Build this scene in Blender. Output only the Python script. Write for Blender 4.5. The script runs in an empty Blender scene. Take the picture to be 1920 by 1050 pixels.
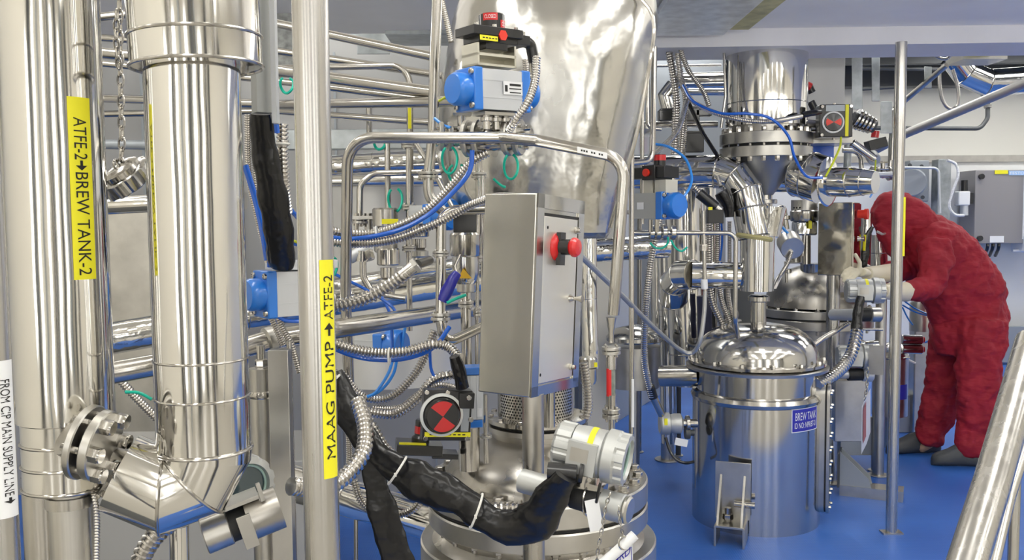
import bpy, math, random
from mathutils import Vector, Matrix, noise
PI = math.pi
F = 1700.0
CAM = Vector((0, 0, 1.6))
_t = math.radians(3.88); _r = math.radians(0.47)
_fw = Vector((0, math.cos(_t), -math.sin(_t)))
_r0 = Vector((1, 0, 0)); _u0 = Vector((0, math.sin(_t), math.cos(_t)))
RT = _r0 * math.cos(_r) - _u0 * math.sin(_r)
UP = _u0 * math.cos(_r) + _r0 * math.sin(_r)
sc = bpy.context.scene
col = sc.collection
# ---------------------------------------------------------------- camera
cd = bpy.data.cameras.new('camera'); cam = bpy.data.objects.new('camera', cd); col.objects.link(cam)
cd.sensor_width = 36; cd.lens = F / 1920 * 36; cd.clip_start = 0.05; cd.clip_end = 100
cam.matrix_world = Matrix(((RT.x, UP.x, -_fw.x, CAM.x), (RT.y, UP.y, -_fw.y, CAM.y), (RT.z, UP.z, -_fw.z, CAM.z), (0, 0, 0, 1)))
sc.camera = cam
sc.view_settings.view_transform = 'Standard'; sc.view_settings.look = 'None'
sc.view_settings.gamma = 1; sc.view_settings.use_curve_mapping = False
sc.view_settings.exposure = 0.18
try: sc.cycles.use_denoising = True
except Exception: pass
# ---------------------------------------------------------------- world
w = bpy.data.worlds.new('world'); sc.world = w; w.use_nodes = True
w.node_tree.nodes['Background'].inputs[0].default_value = (0.9, 0.95, 1, 1)
w.node_tree.nodes['Background'].inputs[1].default_value = 0.25

def W(px, py, d):
    """point at world depth Y=d seen in the photograph at px, py"""
    v = _fw + RT * ((px - 960) / F) + UP * ((525 - py) / F)
    return CAM + v * (d / v.y)
def PX(p):
    q = p - CAM; z = q.dot(_fw)
    return 960 + q.dot(RT) / z * F, 525 - q.dot(UP) / z * F
def m(px, d): return px / F * d
def V(*a): return Vector(a)

# ---------------------------------------------------------------- materials
def mat(name, color, rough=0.5, metal=0.0, bump=None, var=None, emit=None, trans=0, coat=0, alpha=1, spec=None, aniso=None, vrough=None):
    """bump=(scale, strength, stretch_z)  var=(scale, amount, stretch_z)"""
    M = bpy.data.materials.new(name); M.use_nodes = True
    nt = M.node_tree; N = nt.nodes; L = nt.links; b = N['Principled BSDF']
    c = tuple(color) + (1,)
    b.inputs['Base Color'].default_value = c; b.inputs['Roughness'].default_value = rough
    b.inputs['Metallic'].default_value = metal
    if coat: b.inputs['Coat Weight'].default_value = coat; b.inputs['Coat Roughness'].default_value = 0.08
    if trans: b.inputs['Transmission Weight'].default_value = trans
    if alpha < 1: b.inputs['Alpha'].default_value = alpha
    if spec is not None: b.inputs['Specular IOR Level'].default_value = spec
    if emit: b.inputs['Emission Color'].default_value = tuple(emit[0]) + (1,); b.inputs['Emission Strength'].default_value = emit[1]
    if aniso is not None:
        b.inputs['Anisotropic'].default_value = aniso
    def coords(st):
        g = N.new('ShaderNodeNewGeometry'); mp = N.new('ShaderNodeMapping'); mp.inputs['Scale'].default_value = st if isinstance(st, tuple) else (1, 1, st)
        L.new(g.outputs['Position'], mp.inputs[0]); return mp.outputs[0]
    def nz(sc_, st, det=3):
        n = N.new('ShaderNodeTexNoise'); n.inputs['Scale'].default_value = sc_; n.inputs['Detail'].default_value = det
        L.new(coords(st), n.inputs['Vector']); return n.outputs['Fac']
    if bump:
        bs = bump if isinstance(bump[0], tuple) else (bump,)
        prev = None
        for q in bs:
            bn = N.new('ShaderNodeBump'); bn.inputs['Strength'].default_value = q[1]; bn.inputs['Distance'].default_value = q[3] if len(q) > 3 else 0.01
            L.new(nz(q[0], q[2]), bn.inputs['Height'])
            if prev: L.new(prev, bn.inputs['Normal'])
            prev = bn.outputs[0]
        L.new(prev, b.inputs['Normal'])
    if var:
        mr = N.new('ShaderNodeMapRange'); mr.inputs['From Min'].default_value = 0.3; mr.inputs['From Max'].default_value = 0.7
        mr.inputs['To Min'].default_value = 1 - var[1]; mr.inputs['To Max'].default_value = 1 + var[1]
        L.new(nz(var[0], var[2], 4), mr.inputs[0])
        mx = N.new('ShaderNodeVectorMath'); mx.operation = 'SCALE'; mx.inputs[0].default_value = tuple(color)
        L.new(mr.outputs[0], mx.inputs['Scale']); L.new(mx.outputs[0], b.inputs['Base Color'])
    if vrough:
        mr = N.new('ShaderNodeMapRange'); mr.inputs['To Min'].default_value = vrough[1]; mr.inputs['To Max'].default_value = vrough[2]
        mr.inputs['From Min'].default_value = 0.35; mr.inputs['From Max'].default_value = 0.65
        L.new(nz(vrough[0], vrough[3] if len(vrough) > 3 else 1), mr.inputs[0]); L.new(mr.outputs[0], b.inputs['Roughness'])
    return M
ST = (0.80, 0.785, 0.75)
CLAD = mat('polished_cladding', (0.74, 0.725, 0.69), 0.09, 1, bump=((4, 0.35, 0.35, 0.02), (14, 0.05, 0.5, 0.004)))
CLAD2 = mat('wrinkled_cladding', (0.72, 0.71, 0.68), 0.10, 1, bump=((7, 0.6, 0.6, 0.02), (30, 0.12, 1, 0.004)))
PIPE = mat('pipe_steel', (0.52, 0.50, 0.465), 0.16, 1, bump=(8, 0.1, 0.15, 0.01), vrough=(14, 0.10, 0.26, 0.3))
BRAID = mat('braided_wire', (0.55, 0.55, 0.53), 0.4, 0.7, bump=(220, 0.4, 1, 0.003))
POLE = mat('satin_tube_steel', (0.54, 0.525, 0.50), 0.24, 1, vrough=(60, 0.2, 0.3, 0.02))
BRUSH = mat('brushed_steel', (0.56, 0.545, 0.51), 0.3, 1, var=(120, 0.12, 0.02), vrough=(20, 0.22, 0.4, 0.1))
SAT = mat('satin_plate_steel', (0.52, 0.505, 0.47), 0.33, 1, bump=(14, 0.08, 1, 0.01), var=(9, 0.12, 1))
BOXM = mat('brushed_panel_steel', (0.60, 0.585, 0.54), 0.2, 1, bump=(2.5, 0.12, 1, 0.03))
DOME = mat('dull_dome_steel', (0.45, 0.43, 0.395), 0.3, 1, bump=(11, 0.12, 1, 0.012), var=(6, 0.22, 1), vrough=(7, 0.22, 0.42))
TANK = mat('mirror_tank_steel', (0.58, 0.57, 0.55), 0.13, 1, bump=((4, 0.22, 0.15, 0.015), (30, 0.04, 0.1, 0.004)))
FLEX = mat('conduit_steel', (0.62, 0.60, 0.57), 0.22, 1)
CAST = mat('cast_aluminium_grey', (0.52, 0.53, 0.52), 0.42, 0.6, bump=(160, 0.06, 1, 0.002))
ALU = mat('anodised_aluminium', (0.62, 0.64, 0.67), 0.4, 0.5)
GALV = mat('galvanised_sheet', (0.42, 0.45, 0.46), 0.38, 0.8, var=(14, 0.2, 1), bump=(30, 0.06, 1, 0.005))
BLACK = mat('black_plastic', (0.012, 0.012, 0.013), 0.28, 0, coat=0.3)
RUBBER = mat('black_sleeve', (0.008, 0.008, 0.009), 0.22, 0, bump=((7, .5, (1, 1, 1.6), 0.03), (20, 0.25, 1, 0.008)))
GAP = mat('dark_gasket', (0.015, 0.015, 0.015), 0.6)
BLUE = mat('blue_actuator_paint', (0.02, 0.2, 0.72), 0.3, 0, coat=0.5)
HOSE = mat('blue_air_hose', (0.01, 0.12, 0.62), 0.25, 0, coat=0.4)
LHOSE = mat('light_blue_air_hose', (0.04, 0.28, 0.85), 0.25, 0, coat=0.4)
DBLUE = mat('dark_blue_grip', (0.02, 0.02, 0.32), 0.3, 0, coat=0.4)
GREEN = mat('green_cable', (0.0, 0.48, 0.34), 0.35)
YELLOW = mat('yellow_tape', (0.86, 0.80, 0.02), 0.45)
YGR = mat('yellow_green_wire', (0.55, 0.62, 0.03), 0.4)
WHITE = mat('white_label', (0.82, 0.83, 0.85), 0.45)
TIEW = mat('white_nylon', (0.78, 0.77, 0.72), 0.5)
INK = mat('black_ink', (0.01, 0.01, 0.01), 0.6)
RED = mat('red_plastic', (0.62, 0.012, 0.015), 0.3, 0, coat=0.4)
ORED = mat('orange_red_plastic', (0.80, 0.04, 0.02), 0.35)
GREENL = mat('green_button', (0.0, 0.25, 0.12), 0.3)
GLASS = mat('sight_glass', (0.05, 0.08, 0.09), 0.05, 0, coat=1)
CLEAR = mat('clear_plastic', (0.75, 0.78, 0.78), 0.12, 0, alpha=0.35)
BRASS = mat('brass', (0.65, 0.38, 0.08), 0.3, 1)
SIGNB = mat('navy_sign', (0.03, 0.03, 0.38), 0.4)
FLOORM = None
PAINT = mat('cream_wall_paint', (0.84, 0.81, 0.73), 0.55)
NEARF = mat('added_grey_floor', (0.40, 0.38, 0.34), 0.4)  # for the floor areas added out of view against blue bounce
LGREY = mat('light_grey_panel', (0.38, 0.38, 0.375), 0.35, 0, coat=0.2, var=(2, 0.05, 1))
GREYP = mat('grey_painted_steel', (0.34, 0.37, 0.40), 0.4, 0.2)
DGREY = mat('dark_grey_steel', (0.09, 0.095, 0.10), 0.5, 0.3)
SOFF = mat('soffit_paint', (0.90, 0.88, 0.86), 0.5, bump=(20, 0.1, 1, 0.004), var=(3, 0.04, 1))
STRIPM = mat('beam_paint', (0.72, 0.72, 0.76), 0.5, var=(4, 0.04, 1))

# ---------------------------------------------------------------- mesh builder
def frame_from_axis(ax):
    z = Vector(ax).normalized(); x = V(0, 0, 1).cross(z)
    if x.length < 1e-4: x = V(1, 0, 0)
    x.normalize(); y = z.cross(x); return x, y, z
class MB:
    def __init__(s, M=None): s.v = []; s.f = []; s.M = M
    def add(s, vs, fs):
        o = len(s.v)
        s.v += [(s.M @ Vector(q)) if s.M else Vector(q) for q in vs]
        s.f += [tuple(i + o for i in f) for f in fs]; return s
    def band(s, R, a0, a1, x0, x1, n=10):
        return s.add([(x, -R * math.cos(a0 + (a1 - a0) * i / n), R * math.sin(a0 + (a1 - a0) * i / n)) for x in (x0, x1) for i in range(n + 1)], [(i, i + 1, i + n + 2, i + n + 1) for i in range(n)])
    def box(s, c, size, R=None):
        x, y, z = [k / 2 for k in size]; c = Vector(c)
        vs = []
        for a in ((-x, -y, -z), (x, -y, -z), (x, y, -z), (-x, y, -z), (-x, -y, z), (x, -y, z), (x, y, z), (-x, y, z)):
            q = Vector(a); q = R @ q if R else q; vs.append(c + q)
        return s.add(vs, [(0, 3, 2, 1), (4, 5, 6, 7), (0, 1, 5, 4), (1, 2, 6, 5), (2, 3, 7, 6), (3, 0, 4, 7)])
    def hexa(s, a, b):  # two quads (4 pts each)
        return s.add(list(a) + list(b), [(0, 3, 2, 1), (4, 5, 6, 7), (0, 1, 5, 4), (1, 2, 6, 5), (2, 3, 7, 6), (3, 0, 4, 7)])
    def rings(s, rings, cap0=True, cap1=True, closed=False):
        n = len(rings[0]); vs = [q for r in rings for q in r]; fs = []
        k = len(rings)
        for i in range(k if closed else k - 1):
            a = i * n; b = ((i + 1) % k) * n
            for j in range(n):
                j2 = (j + 1) % n; fs.append((a + j, a + j2, b + j2, b + j))
        if not closed:
            if cap0: fs.append(tuple(range(n - 1, -1, -1)))
            if cap1: fs.append(tuple(range((k - 1) * n, k * n)))
        return s.add(vs, fs)
    def lathe(s, prof, o, ax=(0, 0, 1), seg=32, cap=True):
        x, y, z = frame_from_axis(Vector(ax)); o = Vector(o)
        R = []
        for r, h in prof:
            R.append([o + z * h + (x * math.cos(2 * PI * j / seg) + y * math.sin(2 * PI * j / seg)) * max(r, 1e-6) for j in range(seg)])
        return s.rings(R, cap, cap)
    def cyl(s, p0, p1, r, r1=None, seg=20):
        p0 = Vector(p0); p1 = Vector(p1); d = p1 - p0
        return s.lathe([(r, 0), (r if r1 is None else r1, d.length)], p0, d, seg)
    def bcyl(s, p0, p1, r, b=None, seg=28):
        p0 = Vector(p0); p1 = Vector(p1); d = p1 - p0; h = d.length; b = b or min(r, h) * 0.12
        return s.lathe([(r - b, 0), (r, b), (r, h - b), (r - b, h)], p0, d, seg)
    def hexb(s, c, ax, r, h):
        return s.lathe([(r, 0), (r, h * 0.85), (r * 0.85, h)], c, ax, 6)
    def torus(s, c, ax, R, r, seg=32, k=8, a0=0, a1=None, sq=1):
        x, y, z = frame_from_axis(Vector(ax)); c = Vector(c); rs = []
        full = a1 is None; n = seg
        for i in range(n if full else n + 1):
            a = 2 * PI * i / n if full else a0 + (a1 - a0) * i / n
            d = x * math.cos(a) + y * math.sin(a) * sq
            rs.append([c + d * R + (d.normalized() * math.cos(2 * PI * j / k) + z * math.sin(2 * PI * j / k)) * r for j in range(k)])
        return s.rings(rs, closed=full)
    def sphere(s, c, r, seg=16, ax=(0, 0, 1), sq=1.0):
        n = max(6, seg // 2)
        return s.lathe([(r * math.sin(PI * i / n), -r * sq * math.cos(PI * i / n)) for i in range(n + 1)], c, ax, seg)
    def sweep(s, pts, rad, seg=16, flat=None):
        """pts list of Vector; rad float or list; flat=(fx,fy) ellipse factors"""
        pts = [Vector(p) for p in pts]; n = len(pts)
        if not isinstance(rad, (list, tuple)): rad = [rad] * n
        t0 = (pts[1] - pts[0]).normalized(); x, y, _ = frame_from_axis(t0); R = []
        pt = t0
        for i in range(n):
            if i == 0: t = t0
            elif i == n - 1: t = (pts[i] - pts[i - 1]).normalized()
            else: t = ((pts[i + 1] - pts[i]).normalized() + (pts[i] - pts[i - 1]).normalized()).normalized()
            q = pt.rotation_difference(t); x = q @ x; x = (x - t * x.dot(t)).normalized(); y = t.cross(x); pt = t
            fx, fy = flat or (1, 1)
            k = 1.0
            R.append([pts[i] + (x * math.cos(2 * PI * j / seg) * fx + y * math.sin(2 * PI * j / seg) * fy) * rad[i] for j in range(seg)])
        return s.rings(R)
    def build(s, name, material, parent=None, sharp=35, bevel=None, org=None):
        o0 = org if org is not None else (Vector((0, 0, 0)))
        me = bpy.data.meshes.new(name); me.from_pydata([v - o0 for v in s.v], [], s.f); me.materials.append(material)
        me.validate(); me.update()
        me.polygons.foreach_set('use_smooth', [True] * len(me.polygons)); me.set_sharp_from_angle(angle=math.radians(sharp))
        o = bpy.data.objects.new(name, me); col.objects.link(o)
        if bevel:
            b = o.modifiers.new('bevel', 'BEVEL'); b.width = bevel; b.segments = 2; b.limit_method = 'ANGLE'; b.harden_normals = False
        return o
def fillet(pts, r, k=7):
    pts = [Vector(p) for p in pts]; out = [pts[0]]
    for i in range(1, len(pts) - 1):
        a, b, c = pts[i - 1], pts[i], pts[i + 1]
        u = (a - b); v = (c - b); ang = u.angle(v)
        if ang > math.radians(177): out.append(b); continue
        L = min(r / math.tan(ang / 2), u.length * 0.48, v.length * 0.48); rr = L * math.tan(ang / 2)
        u.normalize(); v.normalize(); p0 = b + u * L; p1 = b + v * L
        ctr = b + (u + v).normalized() * (rr / math.sin(ang / 2))
        s0 = p0 - ctr; s1 = p1 - ctr; th = s0.angle(s1)
        for j in range(k + 1):
            t = j / k
            out.append(ctr + (s0 * math.sin((1 - t) * th) + s1 * math.sin(t * th)) / math.sin(th))
    out.append(pts[-1]); return out
def smooth(pts, step):
    pts = [Vector(p) for p in pts]; P = [pts[0] * 2 - pts[1]] + pts + [pts[-1] * 2 - pts[-2]]; dense = []
    for i in range(1, len(P) - 2):
        a, b, c, d = P[i - 1:i + 3]
        for j in range(24):
            t = j / 24
            dense.append(0.5 * ((2 * b) + (c - a) * t + (2 * a - 5 * b + 4 * c - d) * t * t + (-a + 3 * b - 3 * c + d) * t ** 3))
    dense.append(pts[-1]); out = [dense[0]]; acc = 0
    for i in range(1, len(dense)):
        seg = (dense[i] - dense[i - 1]).length; pos = 0
        while acc + seg - pos >= step:
            pos += step - acc; acc = 0
            out.append(dense[i - 1].lerp(dense[i], pos / seg))
        acc += seg - pos
    return out

# ---------------------------------------------------------------- object helpers
ORG = {}
def thing(name, label, cat, loc, group=None):
    o = bpy.data.objects.new(name, None); col.objects.link(o); o.location = loc; o.empty_display_size = 0.05
    o['label'] = label; o['category'] = cat
    if group: o['group'] = group
    ORG[o] = Vector(loc); return o
def part(par, name, material, mb, sharp=35, bevel=None, label=None, mod=None):
    o = mb.build(name, material, sharp=sharp, bevel=bevel, org=ORG[par]); o.parent = par; ORG[o] = ORG[par]
    if label: o['label'] = label
    if mod: mod(o)
    return o
def islands(mb):
    p = list(range(len(mb.v)))
    def f(i):
        while p[i] != i: p[i] = p[p[i]]; i = p[i]
        return i
    for q in mb.f:
        a = f(q[0])
        for k in q[1:]: p[f(k)] = a
    g = {}
    for q in mb.f: g.setdefault(f(q[0]), []).append(q)
    out = []
    for fs in g.values():
        ids = sorted({i for q in fs for i in q}); mp = {i: k for k, i in enumerate(ids)}
        n = MB(); n.v = [mb.v[i] for i in ids]; n.f = [tuple(mp[i] for i in q) for q in fs]; out.append(n)
    return out
def parts(par, name, material, mb, **kw):
    return [part(par, name, material, n, **kw) for n in islands(mb)]
def solo(name, label, cat, material, mb, group=None, sharp=35, bevel=None):
    c = Vector((0, 0, 0)); 
    for q in mb.v: c += q
    c /= len(mb.v); c.z = min(q.z for q in mb.v)
    o = mb.build(name, material, sharp=sharp, bevel=bevel, org=c); o.location = c; ORG[o] = c
    o['label'] = label; o['category'] = cat
    if group: o['group'] = group
    return o
def struct(name, material, mb, sharp=35, bevel=None, label=None, parent=None):
    if parent is not None: return part(parent, name, material, mb, sharp, bevel, label)
    o = mb.build(name, material, sharp=sharp, bevel=bevel); o['kind'] = 'structure'; ORG[o] = Vector((0, 0, 0))
    if label: o['label'] = label
    return o
def path(pp): return [W(*q) for q in pp]
def pipe(label, pp, wpx, material=None, fr=2.2, name='steel_pipe', cat='pipe', group=None, seg=18, flanges=(), r=None, clamps=()):
    """pp: px,py,d points; wpx: width in px at the first point. flanges: (index t along pp list (seg index, t), R factor)"""
    P = path(pp); rad = r or m(wpx / 2, pp[0][2])
    mb = MB().sweep(fillet(P, rad * 2 * fr), rad, seg)
    if not flanges and not clamps: return solo(name, label, cat, material or PIPE, mb, group)
    t = thing(name, label, cat, min(P, key=lambda q: q.z), group)
    part(t, 'tube', material or PIPE, mb)
    for (i, a, R, th) in flanges:
        c = P[i].lerp(P[i + 1], a); ax = (P[i + 1] - P[i]).normalized(); flange(t, c, ax, rad * R, rad * th)
    for (i, a) in clamps:
        c = P[i].lerp(P[i + 1], a); ax = (P[i + 1] - P[i]).normalized()
        mb = MB().lathe([(rad * 1.02, -rad * .5), (rad * 1.3, -rad * .35), (rad * 1.3, rad * .35), (rad * 1.02, rad * .5)], c, ax, 24)
        x, y, z = frame_from_axis(ax)
        mb.cyl(c + x * rad * 1.2 - y * rad * .4, c + x * rad * 1.9 - y * rad * .4, rad * .25, seg=8)
        part(t, 'clamp', SAT, mb)
    return t
def flange(t, c, ax, R, th, nb=4, name='flange', material=None, pair=True):
    mb = MB(); x, y, z = frame_from_axis(ax)
    g = th * 0.12
    if pair:
        mb.bcyl(c - z * th, c - z * g, R, th * .1); mb.bcyl(c + z * g, c + z * th, R, th * .1)
    else: mb.bcyl(c - z * th * .5, c + z * th * .5, R, th * .1)
    o = part(t, name, material or SAT, mb)
    if pair: part(o, 'gasket', GAP, MB().cyl(c - z * g * .98, c + z * g * .98, R * .8))
    for k in range(nb):
        bm_ = MB(); a = 2 * PI * (k + .5) / nb; q = c + (x * math.cos(a) + y * math.sin(a)) * R * .78
        bm_.cyl(q - z * th * 1.7, q + z * th * 1.7, R * .07, seg=8)
        bm_.hexb(q + z * th, z, R * .14, th * .55); bm_.hexb(q - z * th, -z, R * .14, th * .55)
        part(o, 'bolt', PIPE, bm_)
    return o
CG = 'corrugated steel cable conduits'
def conduit(label, pp, wpx, group=None, ends=True, pitch=None, material=None, name='flexible_conduit', tubes=None):
    P = path(pp); r = m(wpx / 2, pp[0][2]); pitch = pitch or max(r * 0.68, 0.005)
    S = smooth(P, pitch / 3); rad = [r * (0.70 if i % 3 == 2 else 1.04) for i in range(len(S))]
    mb = MB().sweep(S, rad, 12)
    return solo(name, label, 'conduit', material or FLEX, mb, group, sharp=50)
def hose(label, pp, wpx, material=None, group=None, name='air_hose', cat='hose', step=None):
    P = path(pp); r = m(wpx / 2, pp[0][2]); S = smooth(P, step or max(r * 2.2, .008))
    return solo(name, label, cat, material or HOSE, MB().sweep(S, r, 10), group)
def fm(px, py, d, yaw=0, pitch=0, roll=0, s=None):
    """local frame in photo pixels at that depth: x right, y away, z up"""
    k = d / F if s is None else s
    R = Matrix.Rotation(math.radians(yaw), 4, 'Z') @ Matrix.Rotation(math.radians(pitch), 4, 'X') @ Matrix.Rotation(math.radians(roll), 4, 'Y')
    return Matrix.Translation(W(px, py, d)) @ R @ Matrix.Scale(k, 4)
def clad(t, P, rads, name='cladding', material=None, seg=40, beads=(), br=None):
    """mitred sheet cladding through points with bead rings at given indices"""
    P = [Vector(p) for p in P]
    o = part(t, name, material or CLAD, MB().sweep(P, rads, seg), sharp=14)
    R = rads if isinstance(rads, (list, tuple)) else [rads] * len(P)
    mb = MB()
    for i in beads:
        if i == 0: ax = P[1] - P[0]
        elif i == len(P) - 1: ax = P[i] - P[i - 1]
        else: ax = (P[i + 1] - P[i]).normalized() + (P[i] - P[i - 1]).normalized()
        mb.torus(P[i], ax, R[i], br or R[i] * 0.035, 48, 8)
    for b_ in (islands(mb) if beads else []): part(t, 'bead', PIPE, b_)
    return o
def loftp(secs, seg=20):
    """secs: (px, py, depth, half width px, half depth m); rings perpendicular to the path"""
    P = [W(a, b, c) for a, b, c, *_ in secs]; R = []
    for i, s_ in enumerate(secs):
        t_ = P[min(i + 1, len(P) - 1)] - P[max(i - 1, 0)]; t_.normalize(); y = V(0, 1, 0); y = (y - t_ * y.dot(t_)).normalized(); x = t_.cross(y)
        hw = m(s_[3], s_[2]); R.append([P[i] + x * math.cos(2 * PI * j / seg) * hw + y * math.sin(2 * PI * j / seg) * s_[4] for j in range(seg)])
    return MB().rings(R)
def dashes(t, mbF, boxes):
    for c, sz in boxes: part(t, 'printed_line', INK, mbF().box(c, sz))
_tc = {}
def textmesh(s):
    if s in _tc: return _tc[s]
    c = bpy.data.curves.new('t', 'FONT'); c.body = s; c.resolution_u = 3
    o = bpy.data.objects.new('t', c); col.objects.link(o)
    me = bpy.data.meshes.new_from_object(o.evaluated_get(bpy.context.evaluated_depsgraph_get()))
    vs = [v.co.copy() for v in me.vertices]; fs = [tuple(p.vertices) for p in me.polygons]
    bpy.data.objects.remove(o); bpy.data.curves.remove(c); bpy.data.meshes.remove(me)
    x0 = min(v.x for v in vs); x1 = max(v.x for v in vs); y0 = min(v.y for v in vs); y1 = max(v.y for v in vs)
    vs = [((v.x - x0) / (x1 - x0), (v.y - y0) / (y1 - y0)) for v in vs]
    _tc[s] = (vs, fs); return vs, fs
def text_on(s, o, u, v, mb=None):
    """text filling the rectangle o + a*u + b*v"""
    vs, fs = textmesh(s); mb = mb or MB()
    return mb.add([Vector(o) + Vector(u) * a + Vector(v) * b for a, b in vs], fs)
def arrow_on(o, u, v, mb):
    pts = [(0, .35), (.55, .35), (.55, 0), (1, .5), (.55, 1), (.55, .65), (0, .65)]
    return mb.add([Vector(o) + Vector(u) * a + Vector(v) * b for a, b in pts], [(0, 1, 2, 3, 4, 5, 6)])
# ================================================================ the setting
def floor_material():
    M = bpy.data.materials.new('blue_floor_coating'); M.use_nodes = True; nt = M.node_tree; N = nt.nodes; L = nt.links; b = N['Principled BSDF']
    g = N.new('ShaderNodeNewGeometry')
    n = N.new('ShaderNodeTexNoise'); n.inputs['Scale'].default_value = 1.6; n.inputs['Detail'].default_value = 6; L.new(g.outputs['Position'], n.inputs['Vector'])
    r = N.new('ShaderNodeValToRGB'); r.color_ramp.elements[0].position = .3; r.color_ramp.elements[0].color = (0.026, 0.115, 0.46, 1)
    r.color_ramp.elements[1].position = .7; r.color_ramp.elements[1].color = (0.042, 0.17, 0.60, 1)
    L.new(n.outputs['Fac'], r.inputs[0]); L.new(r.outputs[0], b.inputs['Base Color'])
    v = N.new('ShaderNodeTexVoronoi'); v.inputs['Scale'].default_value = 90; v.inputs['Randomness'].default_value = 0.1
    L.new(g.outputs['Position'], v.inputs['Vector'])
    bn = N.new('ShaderNodeBump'); bn.inputs['Strength'].default_value = .5; bn.inputs['Distance'].default_value = .002
    L.new(v.outputs['Distance'], bn.inputs['Height']); L.new(bn.outputs[0], b.inputs['Normal'])
    b.inputs['Roughness'].default_value = .38; return M
FLOORM = floor_material()
WPAINT = mat('white_wall_paint', (.86, .85, .80), .5)
FGREY = mat('far_wall_grey', (.76, .77, .77), .4)
XL, XR, YB, YF, ZC = -3.6, 6.6, -4.5, 9.8, 3.7
struct('floor', FLOORM, MB().box(((XL + XR) / 2, (YB + 10.6) / 2, -.05), (XR - XL + .4, 10.6 - YB + .4, .1)))
struct('ceiling', PAINT, MB().box(((XL + XR) / 2, (YB + 10.6) / 2, ZC + .05), (XR - XL + .4, 10.6 - YB + .4, .1)))
struct('wall_left', PAINT, MB().box((XL - .05, (YB + 10.6) / 2, ZC / 2), (.1, 10.6 - YB, ZC)))
struct('wall_right', PAINT, MB().box((XR + .05, (YB + 10.6) / 2, ZC / 2), (.1, 10.6 - YB, ZC)))
struct('wall_far', WPAINT, MB().box(((XL + XR) / 2, 10.45, ZC / 2), (XR - XL, .1, ZC)), label='cream painted upper wall at the far end')
struct('wall_far_lower', FGREY, MB().box(((1 + XR) / 2, 10.1, 1.1), (XR - 1, .6, 2.2)), label='light grey lower wall panels with a ledge at the far end')
struct('trim_far_ledge', SAT, MB().box(((1 + XR) / 2, 9.79, 2.2), (XR - 1, .04, .07)), label='steel edge strip along the top of the lower wall')
# partition behind the pipework on the left
zt = 2.62
struct('wall_partition', LGREY, MB().box(((XL + .36) / 2, 5.3, zt / 2), (.36 - XL, .12, zt)), label='light grey painted partition behind the pipework')
mb = MB()
for k in range(7): mb.box((XL + .4 + k * .55, 5.22, 1.3), (.012, .01, 2.5))
struct('trim_partition_joints', GREYP, mb, label='vertical joint strips on the grey partition')
struct('wall_partition_upper', GALV, MB().box(((XL + .36) / 2, 5.3, (zt + ZC) / 2), (.36 - XL, .12, ZC - zt)), label='galvanised sheet above the partition')
struct('column_white', PAINT, MB().box((.52, 5.6, 1.3), (.20, .3, 2.6)), label='white painted column beside the partition')
# concrete slab edge / bulkhead crossing overhead
a0, a1 = W(1180, 53, 4.62), W(1960, 38, 4.62)
struct('beam_soffit', SOFF, MB().hexa([V(a0.x - 3.9, 3.7, a0.z - .03), V(6.5, 3.7, a1.z + .0), V(6.5, 4.62, a1.z), V(a0.x - 3.9, 4.62, a0.z - .03)],
       [V(a0.x - 3.9, 3.7, ZC), V(6.5, 3.7, ZC), V(6.5, 4.62, ZC), V(a0.x - 3.9, 4.62, ZC)]), label='pale painted concrete bulkhead crossing overhead')
b0, b1 = W(1190, 90, 4.62), W(1960, 70, 4.62)
struct('beam_lower_edge', STRIPM, MB().hexa([V(b0.x, 4.62, b0.z), V(6.5, 4.62, b1.z), V(6.5, 5.0, b1.z), V(b0.x, 5.0, b0.z)],
       [V(b0.x, 4.62, a0.z + .1), V(6.5, 4.62, a1.z + .1), V(6.5, 5.0, a1.z + .1), V(b0.x, 5.0, a0.z + .1)]), label='lavender grey face of the overhead beam')
# roof structure seen beyond the beam
mb = MB()
for k in range(6): mb.box((3, 6.0 + k * .85, 3.25), (7.2, .10, .22))
struct('beam_roof_joists', DGREY, mb, label='dark steel joists below the far ceiling')
mb = MB()
for k in range(7): mb.box((1.1 + k * .85, 8, 3.45), (.08, 5.0, .16))
struct('beam_roof_purlins', DGREY, mb, label='dark steel purlins below the far ceiling')
struct('ceiling_far_deck', DGREY, MB().box((3.6, 7.6, 3.64), (6, 5.2, .05)), label='dark roof deck beyond the beam')
struct('floor_added_near', NEARF, MB().box(((XL + XR) / 2, (YB + .9) / 2, .004), (XR - XL, .9 - YB, .008)), label='unseen pale floor added in the near part to cut blue bounce')  # pale floor added out of view to weaken the blue bounce
struct('beam_far_truss', DGREY, MB().box((3.8, 10.2, 3.2), (5.4, .2, .36)), label='dark truss across the top of the far wall')
pa = W(1185, 400, 7.6); pb = W(1362, 400, 7.6)
struct('wall_gap_darkener', GREYP, MB().box(((pa.x + pb.x) / 2, 7.66, 2.1), (pb.x - pa.x, .08, 3.0)), label='grey sheet added behind the conduit bundle to darken its gaps')  # added sheet, its grey stands in for darkness between the pipes
q0 = W(1226, 20, 4.5); q1 = W(1357, 20, 4.5); zs_ = a0.z - .03
struct('trim_soffit_duct', mat('bright_galvanised', (.80, .83, .84), .35, .6, var=(14, .15, 1)), MB().box(((q0.x + q1.x) / 2 - .02, 4.13, zs_ - .008), (q1.x - q0.x + .06, .84, .03)), label='galvanised flat duct fixed under the bulkhead', bevel=.002)
PATCH = mat('yellowed_patch', (.55, .50, .25), .6, var=(12, .25, 1))
q2 = W(1404, 20, 4.5); struct('trim_soffit_patch', PATCH, MB().box(((q1.x + q2.x) / 2, 4.1, zs_ + .004), (q2.x - q1.x, .80, .02)), label='yellowed sealing patch beside the flat duct')
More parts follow.
